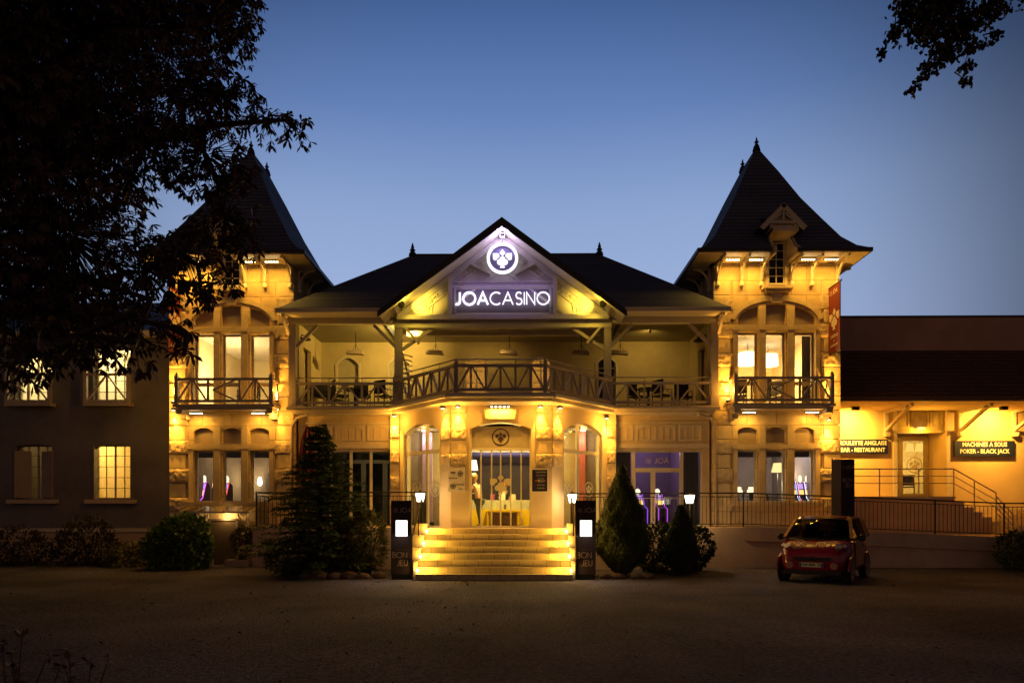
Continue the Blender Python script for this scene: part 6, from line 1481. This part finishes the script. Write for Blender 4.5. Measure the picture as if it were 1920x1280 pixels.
# tall cedar-like conifer
def conifer(lab, x, y, H, Rb, seed):
    r = random.Random(seed); o = thing('tall_conifer', (x, y, 0), lab, 'tree'); vs, fs = [], []; bt = MB()
    tk = MB().tube([(x, y, 0), (x + .03, y, H * .5), (x - .02, y, H * .97)], [.09, .06, .012], 8); 
    for i in range(230):
        h = H * (.03 + .96 * (i / 230) ** .9) + r.uniform(-.06, .06); t = h / H; L = Rb * (1 - t) ** .85 * r.uniform(.45, 1.2) * (1 if t < .8 else .7) + .08
        a = i * 2.399 + r.uniform(-.3, .3); d = Vector((math.cos(a), math.sin(a), 0))
        pts = []
        for k in range(7):
            q = k / 6; pts.append(Vector((x, y, h)) + d * L * q + Vector((0, 0, L * (.28 * q - .42 * q * q + .18 * q ** 3))))
        bt.tube(pts, [.018, .015, .012, .009, .007, .005, .003], 4, cap=False)
        for k in range(int(10 + L * 34)):
            q = r.uniform(.18, 1.02); j = min(5, int(q * 6)); p = pts[j].lerp(pts[j + 1], min(1, q * 6 - j)); w_ = (.10 + .12 * (1 - q)) * (.5 + L * .5)
            sd = Vector((-d.y, d.x, 0)) * r.choice((-1, 1)); tw_d = (d * .9 + sd * r.uniform(.2, 1) + Vector((0, 0, r.uniform(-.35, .15)))).normalized()
            for e_ in range(3):
                pp_ = p + tw_d * w_ * e_ / 3 * 2; leaf(vs, fs, pp_, (tw_d + rv(r) * .45).normalized(), (Vector((0, 0, 1)) + rv(r) * .6).normalized(), .085, .022)
                leaf(vs, fs, pp_, (tw_d + rv(r) * .9).normalized(), (Vector((0, 0, 1)) + rv(r) * .8).normalized(), .07, .021)
    tk.build('trunk', MC['bark'], o); bt.build('branch', MC['bark'], o, recalc=False); f = MB(); f.v = vs; f.f = fs; f.build('foliage', G4, o, recalc=False); return o
xc = ax(598, 18.2); conifer('tall feathery conifer left of the entrance steps, in front of the parasol', xc, 18.2, az(795, 18.2), 1.75, 3)
bush('spiky_shrub', 'narrow-leaved shrub between the tall conifer and the left totem', 'shrub', [(ax(690, 18.2), 18.2, .85, .5, .45, .85), (ax(655, 18.4), 18.4, .7, .45, .4, .75)], 2600, .12, .016, leafm('olive leaf b', (.11, .11, .035)), 11, spiky=.5)
bush('low_shrub', 'low dark spreading shrub at the foot of the tall conifer', 'shrub', [(ax(560, 18.0), 18.0, .45, .85, .6, .5), (ax(640, 17.9), 17.9, .4, .8, .5, .42)], 2200, .09, .02, G1, 12)
# clipped cones
def cone(lab, x, y, H, Rb, seed, n, m_, bulge=.42):
    r = random.Random(seed); o = thing('clipped_cypress', (x, y, 0), lab, 'shrub', 'clipped cypresses by the terrace'); vs, fs = [], []
    def rad(t): return Rb * (min(1, t / .22) ** .6 * (.78 + .22 * min(1, t / .3))) * (1 - max(0, (t - .22) / .78) ** 1.55) + .02
    for _ in range(n):
        t = r.random() ** 1.2; a = r.uniform(0, 2 * math.pi); k = (.82 + .2 * r.random()) * (1 + .07 * math.sin(a * 5 + t * 14) + .05 * math.sin(a * 11 - t * 23)); q = rad(t) * k
        p = Vector((x + q * math.cos(a), y + q * math.sin(a), H * t)); d = Vector((math.cos(a) * .35, math.sin(a) * .35, 1)) + rv(r) * .35; d.normalize()
        for j in range(3): leaf(vs, fs, p + rv(r) * .03, (d + rv(r) * .3).normalized(), (Vector((math.cos(a), math.sin(a), 0)) + rv(r) * .7).normalized(), r.uniform(.06, .12), .014)
    f = MB(); f.v = vs; f.f = fs; f.build('foliage', m_, o, recalc=False)
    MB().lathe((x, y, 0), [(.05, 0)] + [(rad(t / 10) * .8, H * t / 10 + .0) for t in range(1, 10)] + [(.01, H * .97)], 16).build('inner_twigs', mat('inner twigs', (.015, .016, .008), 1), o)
    return o
cone('large clipped cypress right of the right totem', ax(1166, 18.0), 18.0, az(880, 18.0), .64, 5, 15000, G6)
cone('small clipped cypress standing between the large one and the car', ax(1277, 18.3), 18.3, az(953, 18.3), .42, 6, 7000, G1)
bush('laurel_hedge', 'loose dark laurel hedge behind the small clipped cypress', 'hedge', [(ax(1228, 19), 19, .65, .55, .45, .68), (ax(1300, 19), 19, .62, .55, .4, .66), (ax(1265, 19.1), 19.1, .7, .5, .4, .6)], 2600, .11, .035, G1, 14)
bush('corner_bush', 'dark bush at the far right edge in front of the ramp wall', 'bush', [(ax(1905, 19.2), 19.2, .55, .5, .4, .6), (ax(1955, 19.2), 19.2, .6, .6, .5, .7)], 1500, .1, .03, G1, 15)
rk = random.Random(21)
for i, (px, Y, sz) in enumerate([(575, 17.3, .16), (600, 17.25, .2), (628, 17.2, .17), (655, 17.25, .19), (682, 17.2, .15), (712, 17.3, .15), (1135, 17.3, .13), (1160, 17.25, .15), (1190, 17.3, .12), (1215, 17.3, .14)]):
    x = ax(px, Y); bm = bmesh.new(); bmesh.ops.create_icosphere(bm, subdivisions=2, radius=sz)
    for v in bm.verts: v.co = Vector((v.co.x * rk.uniform(1.0, 1.2), v.co.y, v.co.z * .62)) * rk.uniform(.88, 1.1) + Vector((x, Y, sz * .35))
    me = bpy.data.meshes.new('rock'); bm.to_mesh(me); bm.free(); ob = bpy.data.objects.new('rock', me); COL.objects.link(ob); me.materials.append(mat('bed stone', (.14, .09, .06), .95, .3, 8, .4, 30))
    tag(ob, 'brown stone edging the planting bed under the conifer, left of the left totem' if px < 900 else 'brown stone edging the bed under the large clipped cypress', 'rock', 'stones edging the left bed' if px < 900 else 'stones edging the right bed')
# ---------------------------------------------------------------- chestnut overhanging from the left
def chestnut(lab, trunk, blobs, seed, leafL, mt, dens, trunk_r=.3, small=False, name='chestnut_tree', limbs=()):
    r = random.Random(seed); o = thing(name, (trunk[0][0], trunk[0][1], 0), lab, 'tree'); tb = MB(); br = MB(); vs, fs = [], []
    tb.tube(trunk, [trunk_r * (1 - .5 * i / (len(trunk) - 1)) for i in range(len(trunk))], 12)
    nodes = [Vector(p) for p in trunk[len(trunk) // 2:]]
    for L in limbs:
        P = [Vector(p) for p in L]; m = len(P); tb.tube(P, [(.13 if not small else .05) * (1 - .85 * i / (m - 1)) for i in range(m)], 8)
        for a, b in zip(P, P[1:]): nodes += [a.lerp(b, k / 4) for k in range(4)]
        nodes.append(P[-1])
    for c, rad in sorted(blobs, key=lambda q: -q[1]):
        c = Vector(c); base = min(nodes, key=lambda q: (q - c).length); mid = base.lerp(c, .5) + rv(r) * .12 + Vector((0, 0, .1))
        br.tube([base, mid, c], [.04, .03, .02] if not small else [.012, .008, .004], 6)
        nodes += [mid, c]
        nt_ = max(5, int(dens * rad ** 2.3))
        for _ in range(nt_):
            u = rv(r); q = u.length; u = u / q * q ** .6
            e_ = c + Vector((u.x, u.y, u.z * .85)) * rad * r.uniform(.8, 1.08)
            st = c.lerp(e_, .35) + rv(r) * .05 * rad; e_ += Vector((0, 0, -.10 * rad))
            if r.random() < .7: br.tube([c.lerp(st, .6), st, e_], [.010, .007, .003], 3, cap=False)
            out = (e_ - c).normalized()
            if small:
                for j in range(6):
                    pp_ = st.lerp(e_, j / 5) + rv(r) * .04; leaf(vs, fs, pp_, (Vector((0, 0, -1)) + rv(r) * .8).normalized(), rv(r).normalized(), leafL * r.uniform(.6, 1.2), leafL * .42, 0)
                continue
            n5 = r.choice((5, 5, 6, 7)); sc = r.uniform(.5, 1.3); axis = (out * .4 + Vector((0, 0, -.5)) + rv(r) * .5).normalized()
            a1 = axis.cross(rv(r)).normalized(); a2 = axis.cross(a1)
            for j in range(n5):
                t = 2 * math.pi * (j / (n5 + 1)) + r.uniform(-.15, .15)
                d = (axis * r.uniform(.35, .8) + (a1 * math.cos(t) + a2 * math.sin(t)) * .9 + Vector((0, 0, -.25))).normalized()
                nn = (axis.cross(d).cross(d) + rv(r) * .3).normalized(); LL = leafL * sc * r.uniform(.75, 1.1); sd = d.cross(nn).normalized(); W3 = LL * .17; n = len(vs)
                q1, q2 = e_ + d * LL * .35 , e_ + d * LL * .72 + Vector((0, 0, -.04 * LL)); tip = e_ + d * LL + Vector((0, 0, -.16 * LL))
                vs += [e_, q1 - sd * W3 * .6, q2 - sd * W3, tip, q2 + sd * W3, q1 + sd * W3 * .6]
                fs += [(n, n + 1, n + 5), (n + 1, n + 2, n + 4, n + 5), (n + 2, n + 3, n + 4)]
    tb.build('trunk', MC['bark'], o, smooth=True); br.build('branch', MC['bark'], o, recalc=False)
    f = MB(); f.v = vs; f.f = fs; f.build('crown', mt, o, recalc=False); return o
BL = [(-60, 60, 8.8, 1.5), (120, 70, 8.8, 1.25), (280, 50, 9.2, 1.0), (395, 45, 9.4, .62), (440, 10, 9.4, .4), (40, 260, 8.4, 1.4), (225, 230, 8.6, 1.0), (350, 170, 9.0, .72), (430, 180, 9.2, .42), (500, 222, 9.3, .34), (555, 240, 9.3, .22), (385, 290, 9.0, .62), (440, 330, 9.3, .28), (420, 410, 9.4, .5), (455, 450, 9.4, .3), (120, 440, 8.2, 1.15), (20, 540, 7.8, .9), (150, 590, 7.9, .62), (270, 510, 8.5, .55), (345, 480, 8.8, .52), (380, 560, 8.8, .22), (215, 590, 8.0, .32), (60, 660, 6.4, .24), (15, 690, 6.4, .22), (325, 615, 6.6, .22), (345, 665, 6.3, .14), (270, 610, 6.8, .16), (250, 640, 7.4, .34), (100, 640, 7.4, .45), (400, 545, 8.6, .18), (430, 520, 8.8, .2), (-200, 300, 8.5, 1.5), (-150, 600, 8, .9), (150, -120, 9, 1.4), (350, -80, 9.3, 1.0), (-150, -100, 9, 1.5)]
blobs = [(tuple(at(a, b_, Y)), rr) for a, b_, Y, rr in BL]
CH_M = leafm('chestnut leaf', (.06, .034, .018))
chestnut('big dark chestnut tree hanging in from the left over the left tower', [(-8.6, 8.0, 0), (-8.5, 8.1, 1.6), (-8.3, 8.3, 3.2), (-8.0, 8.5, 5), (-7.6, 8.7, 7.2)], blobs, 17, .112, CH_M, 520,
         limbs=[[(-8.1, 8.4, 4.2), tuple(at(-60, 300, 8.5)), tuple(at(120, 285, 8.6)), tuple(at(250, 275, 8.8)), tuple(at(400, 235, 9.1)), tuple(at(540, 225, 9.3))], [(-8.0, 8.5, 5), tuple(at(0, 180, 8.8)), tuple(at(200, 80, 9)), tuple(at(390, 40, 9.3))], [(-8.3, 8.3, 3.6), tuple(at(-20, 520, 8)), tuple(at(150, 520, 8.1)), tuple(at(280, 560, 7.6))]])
# second tree: small fan-shaped leaves hanging in at the top right
BR = [(1760, 10, 8.0, .42), (1700, 20, 8.0, .24), (1730, 60, 8.0, .2), (1800, 50, 8.1, .28), (1850, 20, 8.2, .22), (1680, 60, 8, .14), (1770, 90, 8.0, .2), (1820, 85, 8, .14), (1745, 120, 8, .13), (1727, 145, 8, .09), (1808, 120, 8, .10), (1811, 150, 8, .05), (1655, 95, 8, .05), (1868, 60, 8.1, .09), (1875, 15, 8.2, .12), (1850, 78, 8.1, .06), (1800, -120, 8.2, .8), (1950, -160, 8.4, 1.0), (2100, -60, 8.4, .8), (1708, 168, 8, .04)]
chestnut('tree with small fan-shaped leaves dangling into the top right corner', [(9.2, 8.6, 0), (9.15, 8.6, 2), (9.0, 8.5, 4.2), (8.5, 8.4, 6.8), (7.9, 8.4, 8.6)], [(tuple(at(a, b_, Y)), rr) for a, b_, Y, rr in BR], 5, .062, leafm('small leaf', (.03, .03, .012)), 1250, small=True, name='overhanging_tree',
         limbs=[[(8.5, 8.4, 6.8), tuple(at(1900, -90, 8.3)), tuple(at(1790, -20, 8.1)), tuple(at(1760, 60, 8)), tuple(at(1735, 130, 8))]])
# seedling sprigs in the near left corner and fallen leaves
def sprig(px, py, Y, lab, n, seed):
    r = random.Random(seed); t_ = at(px, py, Y); x, y = t_.x, Y; o = thing('leafy_sprig', (x, y, 0), lab, 'plant', 'dark sprigs in the near left corner'); s = MB(); vs, fs = [], []
    for k in range(n):
        e_ = Vector((x + r.uniform(-.22, .22), y + r.uniform(-.15, .15), max(.12, t_.z) * r.uniform(.6, 1.15))); s.tube([(x, y, 0), Vector((x, y, 0)).lerp(e_, .5) + rv(r) * .03, e_], [.006, .005, .003], 4)
        for j in range(4): leaf(vs, fs, e_ + rv(r) * .03, (rv(r) + Vector((0, 0, .1))).normalized(), (Vector((0, 0, 1)) + rv(r) * .7).normalized(), r.uniform(.05, .09), .022)
    s.build('stem', MC['bark'], o); f = MB(); f.v = vs; f.f = fs; f.build('leaves', G5, o, recalc=False)
sprig(25, 1215, 5.3, 'dark leafy sprig standing highest in the lower left corner', 6, 1); sprig(65, 1262, 5.1, 'dark leafy sprig at the bottom edge right of the tallest corner sprig', 5, 2); sprig(150, 1235, 5.4, 'dark leafy sprig furthest from the left edge near the bottom', 5, 3)
r = random.Random(9); vs, fs = [], []
for k in range(420):
    y = r.uniform(5, 15) if r.random() < .8 else r.uniform(15, 17); x = r.uniform(-y * .75, y * .8)
    if r.random() < .6: x = -abs(x)
    p = Vector((x, y, gz(x, y) + .012)); leaf(vs, fs, p, Vector((r.uniform(-1, 1), r.uniform(-1, 1), r.uniform(0, .3))).normalized(), (Vector((0, 0, 1)) + rv(r) * .5).normalized(), r.uniform(.035, .09), .02, .15)
f = MB(); f.v = vs; f.f = fs; tag(f.build('fallen_leaves', leafm('dead leaf', (.07, .035, .015)), recalc=False), kind='stuff')

r = random.Random(33); g = MB()
for k in range(7000):
    y = 4.2 + 9 * r.random() ** 1.5; x = r.uniform(-y * .76, y * .80); q = r.uniform(.006, .019) * (1 + .5 * (r.random() < .04)); z = gz(x, y); a = r.uniform(0, 6.28); n = len(g.v)
    g.v += [Vector((x + q * math.cos(a + t) * r.uniform(.7, 1.2), y + q * math.sin(a + t) * r.uniform(.7, 1.2), z - .002)) for t in (0, 1.57, 3.14, 4.71)] + [Vector((x + q * .2, y, z + q * r.uniform(.5, .9)))]
    g.f += [(n, n + 1, n + 4), (n + 1, n + 2, n + 4), (n + 2, n + 3, n + 4), (n + 3, n, n + 4)]
tag(g.build('loose_gravel', mat('loose stone', (.16, .13, .12), .95, .6, 40), recalc=False), kind='stuff')
